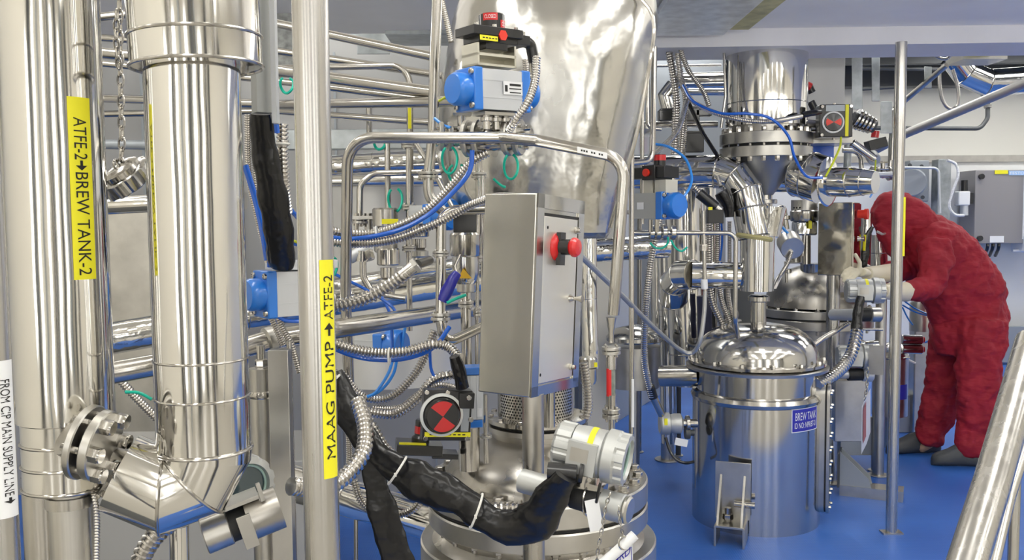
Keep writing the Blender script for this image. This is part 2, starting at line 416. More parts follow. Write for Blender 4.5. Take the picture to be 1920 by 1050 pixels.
struct('floor_added_right', NEARF, MB().box(((XR + .2) / 2, 1.8, .004), (XR - .2, 1.8, .008)), label='unseen pale floor added on the right to grey the tank reflections')  # added out of view so the tank mirrors grey instead of blue
struct('floor_bounce_blocker', DGREY, MB().box(((XL - .9) / 2, 2.2, .008), (-.9 - XL, 2.6, .016)), label='unseen dark mat added under the left pipework to cut blue bounce')  # made-up dark mat, never in view, soaks up blue floor bounce
# the side of the hall behind the photographer: pale wall, plus glowing windows and dark pillars added for reflection streaks
struct('wall_near', PAINT, MB().box(((XL + XR) / 2, YB - .05, ZC / 2), (XR - XL, .1, ZC)))
GLOW = mat('added_window_glow', (.9, .9, .9), .3, emit=((1, .985, .95), 4.0))  # glow of the made-up windows, gives bright streaks on steel
k = 0
for x, ww in ((-2.3, .5), (-.15, .42), (2.1, .6), (4.6, .7)):
    k += 1
    o = struct('added_window_%d' % k, DGREY, MB().box((x, YB + .03, 1.75), (ww + .12, .06, 3.1)))
    struct('pane', GLOW, MB().box((x, YB + .07, 1.75), (ww, .03, 2.98)), parent=o)
for i, (x, ww) in enumerate(((-3.2, .5), (-1.25, .25), (.75, .5), (1.3, .12), (3.3, .35), (5.7, .6))):
    struct('trim_added_pillar_%d' % (i + 1), (DGREY, GREYP)[i % 2], MB().box((x, YB + .25, ZC / 2), (ww, .4, ZC)))  # added dark bars, mirrored as dark streaks in the pipes
for i, y in enumerate((-3.2,)):
    o = struct('added_window_%d' % (i + 8), DGREY, MB().box((XL + .03, y, 1.8), (.06, 1.0, 2.2)))  # unseen glowing side window, added for reflections
    struct('pane', GLOW, MB().box((XL + .07, y, 1.8), (.03, .88, 2.08)), parent=o)
for i, y in enumerate((-3.2,)):
    struct('trim_added_right_pillar_%d' % (i + 1), DGREY, MB().box((XR - .1, y, ZC / 2), (.2, .5, ZC)))  # unseen dark bar added on the right for reflection contrast
# lamps: recessed ceiling panels, each a thing
LAMP = mat('lit_diffuser', (.9, .9, .9), .4, emit=((1, .98, .93), 11))
def lamp(x, y, z, sx, sy, label):
    t = thing('ceiling_light', label, 'light', (x, y, z), 'ceiling light panels')
    part(t, 'frame', WHITE, MB().box((x, y, z + .03), (sx + .06, sy + .06, .06)))
    part(t, 'diffuser', LAMP, MB().box((x, y, z - .006), (sx, sy, .02)))
for x in (-2.4, -.6, 1.2, 3.0, 4.8):
    for y in (-2.6, -.4, 1.8): lamp(x, y, ZC - .065, .3, 1.5, 'long white ceiling light panel in the near part of the hall')
for x in (1.3, 3.0, 4.7, 5.9):  # rightmost lamps added out of view to brighten far wall and box door
    for y in (5.9, 7.4, 8.8): lamp(x, y, 3.24, .9, .45, 'white light panel hung below the far dark joists')
# unseen tube lights added above the frame to brighten the bulkhead soffit
for x in (-1.5, 1.25, 2.6, 4.0):
    t = thing('added_soffit_light', 'unseen tube light added to brighten the bulkhead soffit', 'light', (x, 3.0, 2.39), 'added tube lights before the bulkhead')
    part(t, 'tube', LAMP, MB().cyl((x - .55, 3.0, 2.39), (x + .55, 3.0, 2.39), .03, seg=12))
    for q in (-.57, .57): part(t, 'end_cap', WHITE, MB().cyl((x + q - .02, 3.0, 2.39), (x + q + .02, 3.0, 2.39), .034, seg=16))
    for q in (-.5, .5): part(t, 'cord', BLACK, MB().cyl((x + q, 3.0, 2.41), (x + q, 3.0, ZC), .004, seg=6))
lamp(-1.2, 4.96, 3.3, 2.0, .25, 'white light panel between bulkhead and partition')
# ================================================================ foreground, left side
def vpts(px, py, d, y0=None, y1=None):
    """top and bottom of a true vertical through px,py ; None = ceiling / floor"""
    p = W(px, py, d)
    def z(yy, dflt):
        if yy is None: return dflt
        xx = px + (1167 - px) / 25000 * (yy - py); return W(xx, yy, d).z
    return V(p.x, p.y, z(y0, ZC - .01)), V(p.x, p.y, z(y1, 0.0))
def vpole(label, px, py, d, w, y0=None, y1=None, material=None, name='steel_post', cat='post', group=None, foot=True, mids=()):
    a, b = vpts(px, py, d, y0, y1); r = m(w / 2, d)
    mb = MB().cyl(b, a, r, seg=28)
    if y1 is None and foot:
        t = thing(name, label, cat, b, group); part(t, 'tube', material or POLE, mb)
        part(t, 'base_plate', SAT, MB().bcyl(b, b + V(0, 0, .008), r * 1.9, .002)); return t
    return solo(name, label, cat, material or POLE, mb, group)
def wrap_label(c, r, px, d, ya, yb, wpx, items, name='tape_label', down=True, material=None, ink=None, label='', thing_=None, eps=.0006):
    """tape along a vertical tube at (c.x,c.y); items list of (text|'>' , t0, t1) along the tape from the top"""
    ray = W(px, (ya + yb) / 2, d) - CAM; best = None
    for k in range(-85, 86):
        th = math.radians(k); q = V(c.x + r * math.sin(th), c.y - r * math.cos(th), 0)
        zz = W(px, (ya + yb) / 2, q.y).z; x_, _ = PX(V(q.x, q.y, zz)); e = abs(x_ - px)
        if best is None or e < best[0]: best = (e, th, q.y)
    th0 = best[1]; dy = best[2]; half = m(wpx / 2, dy) / max(math.cos(th0 - math.atan2(c.x, c.y) * -1 if False else th0), .35) / r
    z0 = W(px, ya, dy).z; z1 = W(px, yb, dy).z
    def S(a, z, e): return V(c.x + (r + e) * math.sin(a), c.y - (r + e) * math.cos(a), z)
    n = 8; vs = []; fs = []
    for i in range(n + 1):
        a = th0 - half + 2 * half * i / n; vs += [S(a, z0, eps), S(a, z1, eps)]
    for i in range(n): fs.append((2 * i, 2 * i + 1, 2 * i + 3, 2 * i + 2))
    mb = MB().add(vs, fs); mi = MB()
    for s, t0, t1, lo, hi in items:
        if s == '>': tv = [(0, .38), (.5, .38), (.5, 0), (1, .5), (.5, 1), (.5, .62), (0, .62)]; tf = [(0, 1, 5, 6), (2, 3, 4)]; tf = [(0, 1, 5, 6), (1, 2, 3, 5), (3, 4, 5)]
        else: tv, tf = textmesh(s)
        out = []
        for a, b in tv:
            bb = lo + (hi - lo) * b
            if down: t = t0 + (t1 - t0) * a; ang = th0 - half + 2 * half * bb
            else: t = t1 - (t1 - t0) * a; ang = th0 + half - 2 * half * bb
            out.append(S(ang, z0 + (z1 - z0) * t, eps * 2.2))
        mi.add(out, tf)
    o = solo(name, label, 'label', material or YELLOW, mb); part(o, 'lettering', ink or INK, mi); return o

# A: leftmost big clad pipe with the yellow tape
d = 1.5; a, b = vpts(114, 525, d, None, 910); r = m(86, d)
t = thing('insulated_pipe', 'big dented mirror-clad vertical pipe with yellow tape, nearest the left edge', 'pipe', V(a.x, a.y, 0))
clad(t, [a, V(a.x, a.y, W(85, 560, d).z), W(104, 784, d).xy.to_3d() * 0 + V(a.x, a.y, W(112, 784, d).z)], r, material=CLAD, name='upper_cladding')
za = V(a.x, a.y, W(112, 784, d).z); zb = V(a.x, a.y, W(116, 908, d).z)
rb = r * .93
clad(t, [za, za.lerp(zb, .33), za.lerp(zb, .66), zb], rb, beads=(0, 1, 2, 3), name='banded_collar', br=.0028)
c0 = W(72, 925, d); c0 = V(c0.x, c0.y, zb.z + .01); part(t, 'lower_tube', PIPE, MB().cyl(V(c0.x, c0.y + .02, 0), c0 + V(0, .02, 0), m(40, d)))
c1 = W(133, 925, d - .02); lo = V(c1.x, c1.y, 0)
part(t, 'branch_tube', BRUSH, MB().cyl(lo, V(c1.x, c1.y, W(133, 915, d).z), m(40, d), seg=32))
mb = MB().lathe([(m(41, d), 0), (m(46, d), .001), (m(46, d), .019), (m(41, d), .02)], V(c1.x, c1.y, W(133, 940, d).z), (0, 0, 1), 32)
q = W(178, 925, d - .03); mb.bcyl(q, q + V(.02, -.01, .002), .006); mb.bcyl(q + V(.012, -.02, .0), q + V(.012, .02, .012), .005)
part(t, 'pipe_clamp', PIPE, mb)
wrap_label(a, r, 154, d, 182, 524, 25, [('ATFE-2', .11, .34, .22, .78), ('>', .345, .40, .25, .75), ('BREW TANK-2', .41, .975, .22, .78)],
           label='yellow tape reading ATFE-2 to BREW TANK-2 on the leftmost clad pipe')
# B: tube on the very edge with white label
d = 1.12; a, b = vpts(-4, 800, d, None, None)
t = vpole('satin steel tube cut by the left picture edge, with a white label', -4, 800, d, 58)
wrap_label(a, m(29, d), 14, d, 676, 970, 19, [('FROM CIP MAIN SUPPLY LINE', .12, .86, .25, .72), ('>', .87, .91, .2, .8)], material=WHITE,
           label='white strip reading FROM CIP MAIN SUPPLY LINE on the left edge tube')
a, b = vpts(12, 200, 1.75, None, 640)
t = thing('insulated_pipe', 'narrow dented clad pipe behind the leftmost pipes, bulging near the ceiling', 'pipe', V(a.x, a.y, 0))
clad(t, [a, b], m(24, 1.75), material=CLAD2)
part(t, 'lower_bend', PIPE, MB().sweep(fillet([b + V(0, 0, .05), b + V(0, 0, -.08), b + V(-.06, 0, -.14), b + V(-.2, 0, -.14)], .05), m(14, 1.75)))
# C: second big clad pipe with lobster-back elbow
d = 1.5; a, b = vpts(372, 500, d, 120, 850); r = m(86, d)
t = thing('insulated_pipe', 'big mirror-clad vertical pipe ending in a mitred elbow above the sensor', 'pipe', V(a.x, a.y, 0))
zc = lambda y: V(a.x, a.y, W(372, y, d).z)
clad(t, [zc(118), zc(400), zc(672), zc(742), zc(842)], r, beads=(2, 3), name='main_cladding', br=.0022)
q1 = W(371, 842, d); q1 = V(a.x, a.y, q1.z); q2 = W(360, 899, d - .005); q3 = W(306, 920, d - .02); q4 = W(226, 886, d - .03)
clad(t, [q1 + V(0, 0, .001), q1 - V(0, 0, .006), q2, q3, q4], [r * 1.02, r * 1.02, r * .99, r * .96, r * .88], beads=(0, 2, 3), name='mitred_elbow', br=.0030)
top = W(367, 0, d)
mb = MB(); ax = (W(362, 0, d) - W(370, 128, d)).normalized(); c = W(370, 126, d)
R0 = m(118, d)
clad(t, [c, c + ax * m(54, d), V(a.x, a.y, 0) * 0 + c + ax * .6], [R0, R0 * 1.0, R0 * .98], beads=(0, 1), name='upper_jacket', br=.003)
# flanged joint between the two clad pipes, tilted towards the viewer
t = thing('pipe_flange', 'thick tilted steel flange with large hex bolts between the two clad pipes', 'flange', W(180, 900, 1.4))
ax = V(.95, -.06, -.22).normalized(); c = W(184, 834, 1.40)
part(t, 'back_ring', SAT, MB().bcyl(c - ax * .026, c - ax * .014, m(72, 1.4), .002))
part(t, 'front_ring', SAT, MB().bcyl(c - ax * .004, c + ax * .012, m(68, 1.4), .002))
part(t, 'neck', DOME, MB().cyl(c - ax * .05, W(232, 880, 1.47), m(36, 1.4)))
x, y, z = frame_from_axis(ax)
for k in range(6):
    an = 2 * PI * (k + .0) / 6; qq = c + (x * math.cos(an) + y * math.sin(an)) * m(54, 1.4)
    part(t, 'bolt', PIPE, MB().cyl(qq - z * .034, qq + z * .02, .006, seg=10).hexb(qq + z * .012, z, .0125, .016).bcyl(qq + z * .026, qq + z * .030, .0115))
# chain and the hanging cap
def chain(label, pts, d, wl, name='steel_chain'):
    P = path([(x, y, d) for x, y in pts]); L = m(wl, d); mb = MB(); S = smooth(P, L * .72)
    for i in range(len(S) - 1):
        ax = (S[i + 1] - S[i]).normalized(); n = V(0, 1, 0) if i % 2 else V(1, 0, 0)
        n = (n - ax * n.dot(ax)).normalized(); s = ax.cross(n); c = (S[i] + S[i + 1]) / 2; rs = []; k = 16; R = L * .5
        for j in range(k):
            an = 2 * PI * j / k; p = c + ax * math.cos(an) * R + s * math.sin(an) * R * .42
            o_ = (ax * math.cos(an) + s * math.sin(an)).normalized()
            rs.append([p + (o_ * math.cos(2 * PI * h / 6) + n * math.sin(2 * PI * h / 6)) * L * .085 for h in range(6)])
        mb.rings(rs, closed=True)
    return solo(name, label, 'chain', PIPE, mb)
chain('steel link chain hanging between the two clad pipes, holding the scalloped cap', [(224, 0), (225, 100), (227, 200), (228, 290), (221, 318)], 1.6, 27)
chain('second steel chain strand looped beside the first near the frame top', [(219, 20), (218, 80), (224, 132)], 1.58, 24)
ax = V(-.42, -.50, .76).normalized(); c = W(235, 330, 1.6); pr = []
R = m(52, 1.6); T = m(40, 1.6); x, y, z = frame_from_axis(ax)
def scallop(h, rr): return [c + z * h + (x * math.cos(2 * PI * j / 64) + y * math.sin(2 * PI * j / 64)) * (rr * (1 - .07 * (math.cos(2 * PI * j * 10 / 64) > .2))) for j in range(64)]
t = thing('threaded_cap', 'scalloped polished steel cap hanging tilted from the chain', 'cap', W(235, 370, 1.6))
part(t, 'body', TANK, MB().rings([scallop(-T * .5, R * .96), scallop(-T * .45, R), scallop(T * .15, R), scallop(T * .2, R * .9)]), sharp=25)
part(t, 'hub', PIPE, MB().lathe([(R * .72, 0), (R * .7, T * .25), (R * .5, T * .38), (0, T * .42)], c + z * T * .18, ax, 32))
part(t, 'eyelet', PIPE, MB().torus(c + z * T * .7, V(1, 0, 0), m(8, 1.6), m(2, 1.6), 16, 6))
# F: foreground pole with yellow tape
a, b = vpts(593, 525, 1.25); vpole('thick satin steel pole standing nearest the viewer, with yellow tape', 593, 525, 1.25, 67)
wrap_label(a, m(33.5, 1.25), 618, 1.25, 487, 896, 21, [('MAAG PUMP', .37, .91, .2, .80), ('>', .285, .345, .18, .82), ('ATFE-2', .07, .272, .2, .80)],
           down=False, label='yellow tape reading MAAG PUMP to ATFE-2 on the nearest pole')
# G: square post behind C
a, b = vpts(489, 100, 1.75, None, 212)
M_ = Matrix.Rotation(math.radians(35), 3, 'Z')
solo('steel_box_post', 'hollow square grey steel post hanging behind the mitred-elbow pipe', 'post', mat('post_grey_steel', (.42, .43, .42), .45, .7),
     MB().box((a + b) / 2, (m(30, 1.75), m(30, 1.75), (a - b).length), M_))
a, b = vpts(514, 100, 1.72, None, 232)
solo('steel_strip', 'thin flat bright steel strip beside the square post', 'strip', ALU, MB().box((a + b) / 2, (m(9, 1.75), .02, (a - b).length)))
# black sleeve bundle behind
def sleeve(label, pp, ws, flat=None, name='cable_sleeve', material=None, group=None, cat='cable sleeve'):
    P = path(pp); S = smooth(P, .02); n = len(S); rr = []
    for i in range(n):
        t = i / (n - 1) * (len(ws) - 1); k = min(int(t), len(ws) - 2); rr.append(m((ws[k] + (ws[k + 1] - ws[k]) * (t - k)) / 2, pp[0][2]) * (1 + .07 * math.sin(i * 1.7) + .05 * math.sin(i * .9)))
    if flat:
        R = []
        for i in range(n):
            t_ = (S[min(i + 1, n - 1)] - S[max(i - 1, 0)]).normalized(); y = V(0, 1, 0); y = (y - t_ * y.dot(t_)).normalized(); x = t_.cross(y)
            R.append([S[i] + x * math.cos(2 * PI * j / 20) * rr[i] + y * math.sin(2 * PI * j / 20) * rr[i] * flat[1] for j in range(20)])
        return solo(name, label, cat, material or RUBBER, MB().rings(R), group, sharp=60)
    return solo(name, label, cat, material or RUBBER, MB().sweep(S, rr, 16, flat), group, sharp=60)
sleeve('wide black cable sleeve dropping below the square post', [(489, 213, 1.78), (494, 270, 1.8), (508, 350, 1.82), (522, 430, 1.86), (528, 500, 1.92)], [38, 52, 56, 62, 50], (1, .6))
hose('blue hose running down beside the square post', [(512, 160, 1.76), (514, 200, 1.77), (520, 250, 1.78)], 10)

# H: blue pneumatic actuator between the big clad pipe and the pole
def actuator(t, F_, s=1, flip=1, body=ALU, cl=60, ch=75, L=110, bolts=True, caps=(-1, 1)):
    """horizontal rack actuator: blue caps left and right, silver body between; local px units"""
    x0 = -L / 2
    def B(): return MB(F_)
    part(t, 'actuator_body', body, B().box((0, 0, 0), (L - 36, 58, ch * .98)).box((0, 0, -ch * .2), (L - 34, 60, 1.5)).box((0, 0, ch * .22), (L - 34, 60, 1.5)), bevel=None)
    for sgn in caps:
        e = part(t, 'end_cap', BLUE, B().box((sgn * (L / 2 - 12), 0, 0), (20, 62, ch + 3)), bevel=m(3, 2))
        part(e, 'piston_cover', BLUE, B().lathe([(29, 0), (30, 10), (30, 24), (26, 30), (0, 31)], (sgn * (L / 2 - 5), 0, 0), (sgn, 0, 0), 32))
        if bolts:
            mb = B()
            for yy in (-24, 24):
                for zz in (-ch * .4, ch * .4): mb.lathe([(6, 0), (6, 4), (3.5, 5), (3, 3)], (sgn * (L / 2 - 2), yy, zz), (sgn, 0, 0), 12)
            parts(e, 'screw', PIPE, mb)
F_ = fm(552, 548, 2.0, yaw=40)
t = thing('pneumatic_actuator', 'blue-capped valve actuator beside the nearest pole, left of it', 'actuator', W(505, 590, 1.95))
actuator(t, F_, L=140, ch=84, caps=(-1,))
part(t, 'cover_plate', ALU, MB(F_).box((14, -5, 52), (120, 60, 16)), bevel=.001)
part(t, 'fitting', BRASS, MB(F_).cyl((-36, -20, 58), (-36, -20, 76), 6, seg=6))
part(t, 'elbow_fitting', PIPE, MB(F_).cyl((-60, -20, 58), (-60, -20, 70), 7, seg=10))
part(t, 'valve_stem', SAT, MB(F_).box((30, 30, -10), (60, 10, 50)).cyl((60, 20, -20), (90, 20, -20), 14).cyl((60, 20, 8), (100, 20, 8), 7))
hose('blue hose arching from the left actuator behind the nearest pole', [(505, 500, 1.93), (508, 470, 1.92), (525, 455, 1.93), (560, 458, 1.95), (600, 470, 2)], 9)
hose('yellow-green wire arching over the left actuator', [(513, 466, 1.905), (527, 451, 1.91), (548, 451, 1.93), (565, 458, 1.95)], 5, YGR, name='earth_wire', cat='wire')
hose('blue hose looping under the left actuator', [(515, 580, 1.95), (525, 596, 1.95), (550, 602, 1.97), (600, 598, 2.0)], 8)

# U: sensor with sight window and barrel under the mitred elbow
def transmitter(t, F_, body=CAST, tag=True, lens=True):
    """local px units, axis along +x (window end), radius about 50"""
    def B(): return MB(F_)
    part(t, 'housing', body, B().lathe([(38, -32), (44, -28), (46, -10), (46, 30), (42, 34)], (0, 0, 0), (1, 0, 0), 40).box((-2, -41, -4), (56, 16, 60)), bevel=None)
    def ring(h, rr, n=12, dep=.06): return [Vector((h, rr * (1 - dep * (math.cos(n * 2 * PI * j / 96) > .5)) * math.cos(2 * PI * j / 96), rr * (1 - dep * (math.cos(n * 2 * PI * j / 96) > .5)) * math.sin(2 * PI * j / 96))) for j in range(96)]
    c_ = part(t, 'rear_cover', body, B().rings([ring(-30, 46), ring(-58, 46), ring(-64, 40)]), sharp=25)
    f = part(t, 'front_cover', body, B().rings([ring(33, 46, 12, 0), ring(36, 51, 12, 0), ring(56, 51, 12, 0), ring(60, 49), ring(76, 49), ring(78, 38, 12, 0), ring(66, 35, 12, 0)], cap0=True, cap1=False), sharp=25)
    if lens:
        part(f, 'window', GLASS, B().cyl((62, 0, 0), (68, 0, 0), 36, seg=40))
        part(f, 'seal_ring', mat('pale_green_seal', (.35, .5, .45), .3), B().torus((70, 0, 0), (1, 0, 0), 34, 2.5, 40, 8))
    part(t, 'nameplate', SAT, B().box((-6, -49.4, 2), (34, .8, 26)))
    if tag:
        q = part(t, 'tag_strip', YELLOW, B().band(46.8, .3, 1.75, 3, 14))
    return t
Ft = fm(1104, 845, 1.78, yaw=-20, pitch=0, roll=9)
t = thing('flow_transmitter', 'round cast grey transmitter head with glass window, in front of the foreground vessel', 'transmitter', W(1104, 900, 1.78))
transmitter(t, Ft)
part(t, 'conduit_gland', BLACK, MB(Ft).cyl((-5, -48, -32), (-58, -58, -38), 16).bcyl((-2, -46, -31), (6, -44, -31), 19), sharp=50)
# lower sensor
B = lambda: MB(Ft)
part(t, 'neck', DOME, MB(Ft).cyl((0, 0, -44), (0, 0, -66), 24).box((0, 0, -66), (86, 44, 20)))
parts(t, 'screw', PIPE, MB(Ft).cyl((20, -45, -40), (20, -47, -40), 4).cyl((-22, -22, -66), (-22, -24, -66), 3))
Fs = fm(1160, 952, 1.74, yaw=-28, roll=6)
t = thing('pressure_sensor', 'silver sensor barrel with black centre band under the round transmitter', 'sensor', W(1120, 990, 1.76))
part(t, 'barrel', CAST, MB(Fs).bcyl((-35, 0, 0), (12, 0, 0), 28, 2)); part(t, 'end_cap', SAT, MB(Fs).bcyl((12, 0, 0), (24, 0, 0), 27, 4))
part(t, 'black_band', GAP, MB(Fs).cyl((-95, 0, 2), (-36, 0, 0), 26)); part(t, 'rear_barrel', CAST, MB(Fs).cyl((-210, 0, 4), (-95, 0, 2), 24))
part(t, 'bail_wire', PIPE, MB(Fs).torus((-62, 0, 0), (1, 0, .1), 30, 2.2, 24, 6))
Fu = fm(455, 892, 1.62, yaw=-50, roll=0)
t = thing('flow_transmitter', 'grey sensor head with open sight window beside the mitred elbow', 'transmitter', W(455, 950, 1.62))
transmitter(t, fm(425, 895, 1.72, yaw=-46, s=1.72 / F * 1.12), tag=False)
Fv = fm(400, 1000, 1.55, yaw=22, roll=-16)
t = thing('pressure_sensor', 'capped silver sensor barrel with black band below the sight window', 'sensor', W(420, 1040, 1.6))
part(t, 'barrel', SAT, MB(Fv).bcyl((-18, 0, 0), (32, 0, 0), 34, 2)); part(t, 'black_band', GAP, MB(Fv).cyl((32, 0, 0), (66, 0, 0), 31))
part(t, 'rear_barrel', DOME, MB(Fv).cyl((66, 0, 0), (130, 0, 0), 42)); part(t, 'bracket', SAT, MB(Fv).box((60, -42, -8), (26, 5, 66)).box((64, 0, 44), (70, 60, 8)).box((104, -30, 52), (8, 10, 36)), bevel=.0006)
# slotted posts between pole and clad pipe
a, b = vpts(490, 690, 1.95, 690, None)
t = thing('steel_canister', 'narrow upright steel canister with a nut on top, beside the flat steel upright', 'canister', V(a.x, a.y, 0))
part(t, 'shell', SAT, MB().cyl(b, a, m(23, 1.95), seg=24)); zz = V(a.x, a.y, W(490, 745, 1.95).z)
part(t, 'band', PIPE, MB().lathe([(m(23.4, 1.95), 0), (m(25, 1.95), .004), (m(25, 1.95), .012), (m(23.4, 1.95), .016)], zz, (0, 0, 1), 24))
part(t, 'nut', PIPE, MB().hexb(V(a.x, a.y, a.z), (0, 0, 1), m(12, 1.95), .02).cyl(V(a.x, a.y, a.z), V(a.x, a.y, a.z + .05), m(8, 1.95)))
a, b = vpts(529, 850, 1.9, 655, None)
solo('steel_upright', 'flat polished steel upright standing between canister and nearest pole', 'upright', SAT, MB().box((a + b) / 2, (m(38, 1.9), .03, a.z)), bevel=.001)
vpole('thin tube directly behind the flat steel upright', 546, 800, 2.0, 10, 640, None, PIPE, 'steel_tube', 'tube')

# K: stainless control box on its post
EDG = W(1007, 362, 1.92); EDB = W(993, 746, 1.90); up = (EDG - EDB); H_ = up.length; up.normalize()
la = V(-.112, .062, 0); lb = V(.118, .205, 0)
la = (la - up * la.dot(up)); lb = (lb - up * lb.dot(up)); lb = lb - la * (lb.dot(la) / la.dot(la))
t = thing('control_box', 'brushed steel push-button control box on a post in front of the vessel', 'control box', W(960, 746, 1.95))
ea, eb = la.normalized(), lb.normalized(); La, Lb = la.length, lb.length
def K(a, b, z): return EDB + ea * a + eb * b + up * z
part(t, 'enclosure', BOXM, MB().hexa([K(0, 0, 0), K(0, Lb, 0), K(La, Lb, 0), K(La, 0, 0)], [K(0, 0, H_), K(0, Lb, H_), K(La, Lb, H_), K(La, 0, H_)]), bevel=.003)
def KF(b, z, e): return EDB + eb * b + up * z - ea * e
def slab(b0, b1, z0, z1, e0, e1): return [KF(b0, z0, e0), KF(b1, z0, e0), KF(b1, z1, e0), KF(b0, z1, e0)], [KF(b0, z0, e1), KF(b1, z0, e1), KF(b1, z1, e1), KF(b0, z1, e1)]
mb = MB()
for s_ in ((.0, .03, .0, H_), (Lb - .03, Lb, 0, H_), (0, Lb, 0, .022), (0, Lb, H_ - .03, H_)): mb.hexa(*slab(*s_, 0.0005, .004))
part(t, 'door_frame', BOXM, mb)
dr = part(t, 'door', mat('satin_door_steel', (.80, .78, .72), .34, .75, bump=(5, .3, 1, .02)), MB().hexa(*slab(.034, Lb - .034, .027, H_ - .046, .0008, .003)), bevel=.0006)
dr_seal = part(dr, 'door_gap', GAP, MB().hexa(*slab(.032, Lb - .032, H_ - .045, H_ - .039, .0008, .0022)))
mb = MB()
for z_ in (H_ - .07, .05):
    q = KF(Lb - .045, z_, .003); part(dr, 'latch', PIPE, MB().bcyl(q, q - ea * .006, .008).bcyl(q + up * .0 - ea * .006, q - ea * .013, .0055))
q = KF(Lb - .06, H_ * .48, .003); part(dr, 'handle', PIPE, MB().lathe([(.0095, 0), (.0055, .008), (.004, .014), (.0055, .022), (.0085, .028), (.0085, .031)], q, -ea, 24))
parts(dr, 'keyhole', INK, MB().cyl(KF(.05, H_ - .07, .003), KF(.05, H_ - .07, .0036), .0035).cyl(KF(.04, .045, .003), KF(.04, .045, .0036), .0035))
c = KF(Lb * .40, H_ * .745, .003)
eb_ = part(dr, 'emergency_stop', RED, MB().lathe([(.030, 0), (.031, .003), (.026, .009), (.018, .012)], c, -ea, 32).lathe([(.0, .034), (.016, .035), (.0215, .042), (.0215, .048), (.017, .054), (.0, .057)], c, -ea, 32))
part(eb_, 'collar', BLACK, MB().cyl(c - ea * .01, c - ea * .036, .0175).hexa(*[[p for p in sl] for sl in slab(Lb * .40 - .012, Lb * .40 + .012, H_ * .745 - .04, H_ * .745 + .032, .009, .02)]))
c2 = c + eb * .035 - up * .002
part(dr, 'start_button', GREENL, MB().lathe([(.012, 0), (.012, .020), (.009, .022), (0, .022)], c2, -ea, 24)); part(dr, 'button_collar', BLACK, MB().cyl(c2, c2 - ea * .016, .0145))
q = K(La * .3, Lb * .2, 0); a = V(q.x, q.y, q.z - .0)
pp = W(1000, 900, 1.95)
t2 = thing('steel_post', 'worn steel post carrying the push-button control box', 'post', V(pp.x, pp.y, 0))
part(t2, 'tube', DOME, MB().cyl(V(pp.x, pp.y, 0), V(pp.x, pp.y, W(998, 738, 1.95).z), m(21, 1.95), seg=28)); part(t2, 'base_plate', SAT, MB().bcyl(V(pp.x, pp.y, 0), V(pp.x, pp.y, .01), .06))

# M: foreground vessel
d = 2.45; cx = W(1008, 900, d); C0 = V(cx.x, cx.y, 0)
zf = lambda y: W(1008, y, d).z
R1 = m(208, d); R2 = m(224, d)
t = thing('process_vessel', 'large domed reactor vessel with bolted flanges in the centre foreground', 'vessel', C0)
def ringp(z0, z1, R, b=.004): return MB().lathe([(R - b, z0), (R, z0 + b), (R, z1 - b), (R - b, z1)], C0, (0, 0, 1), 96)
z1 = zf(889); z1b = zf(928); z2 = zf(934); z2b = zf(968); z3 = zf(1000); z3b = zf(1040)
part(t, 'upper_flange', SAT, ringp(z1b, z1, R1)); part(t, 'gasket', GAP, ringp(z2, z1b, R1 * .97, .001)); part(t, 'middle_flange', SAT, ringp(z2b, z2, R1))
part(t, 'lower_neck', DOME, MB().lathe([(R1 * .97, z3), (R1 * .93, z3 + .01), (R1 * .90, (z2b + z3) / 2), (R1 * .93, z2b)], C0, (0, 0, 1), 96))
part(t, 'lower_flange', SAT, ringp(z3b, z3, R2)); part(t, 'shell', BRUSH, MB().lathe([(R1 * .85, .25), (R1 * .9, z3b)], C0, (0, 0, 1), 96))
mb = MB()
for k in range(3): an = 2 * PI * k / 3 + .5; p_ = C0 + V(math.cos(an) * R1 * .7, math.sin(an) * R1 * .7, 0); mb.cyl(p_, p_ + V(0, 0, .3), .03)
parts(t, 'leg', PIPE, mb)
RN = m(88, d); zn = zf(790)
prof = []
for k in range(15):
    u = k / 14; prof.append((R1 * .84 * math.cos(u * 1.13) if k else R1 * .84, z1 + (zn - .03 - z1) * math.sin(u * 1.13) / math.sin(1.13)))
prof[-1] = (RN, zn - .03)
part(t, 'dome', DOME, MB().lathe(prof + [(RN, zn - .012)], C0, (0, 0, 1), 96))
part(t, 'neck_flange', SAT, MB().lathe([(RN, zn - .02), (RN + .012, zn - .016), (RN + .012, zn - .003), (RN, zn)], C0, (0, 0, 1), 64))
part(t, 'neck_gasket', GAP, MB().lathe([(RN, zn), (RN + .004, zn), (RN + .004, zn + .004), (RN, zn + .004)], C0, (0, 0, 1), 64))
part(t, 'neck_cover', PIPE, MB().lathe([(RN + .008, zn + .004), (RN + .012, zn + .007), (RN + .012, zn + .018), (RN - .004, zn + .022), (RN - .05, zn + .024)], C0, (0, 0, 1), 64))
part(t, 'manway_boss', BRUSH, MB().lathe([(m(66, d), zn + .02), (m(66, d), zn + .075), (m(56, d), zn + .085), (m(50, d), zn + .085)], C0, (0, 0, 1), 48))
for k in range(24):
    an = 2 * PI * (k + .5) / 24; q = C0 + V(math.cos(an), math.sin(an), 0) * R1 * .91
    part(t, 'bolt', DOME, MB().bcyl(q + V(0, 0, z1), q + V(0, 0, z1 + .003), .016).hexb(q + V(0, 0, z1 + .003), (0, 0, 1), .0135, .012).cyl(q + V(0, 0, z2b - .02), q + V(0, 0, z1), .008, seg=10).hexb(q + V(0, 0, z2b), (0, 0, -1), .0135, .012))
for k in range(12):
    an = 2 * PI * (k + .3) / 12; q = C0 + V(math.cos(an), math.sin(an), 0) * (RN + .001)
    part(t, 'cover_bolt', PIPE, MB().hexb(q + V(0, 0, zn + .018), (0, 0, 1), .008, .008))
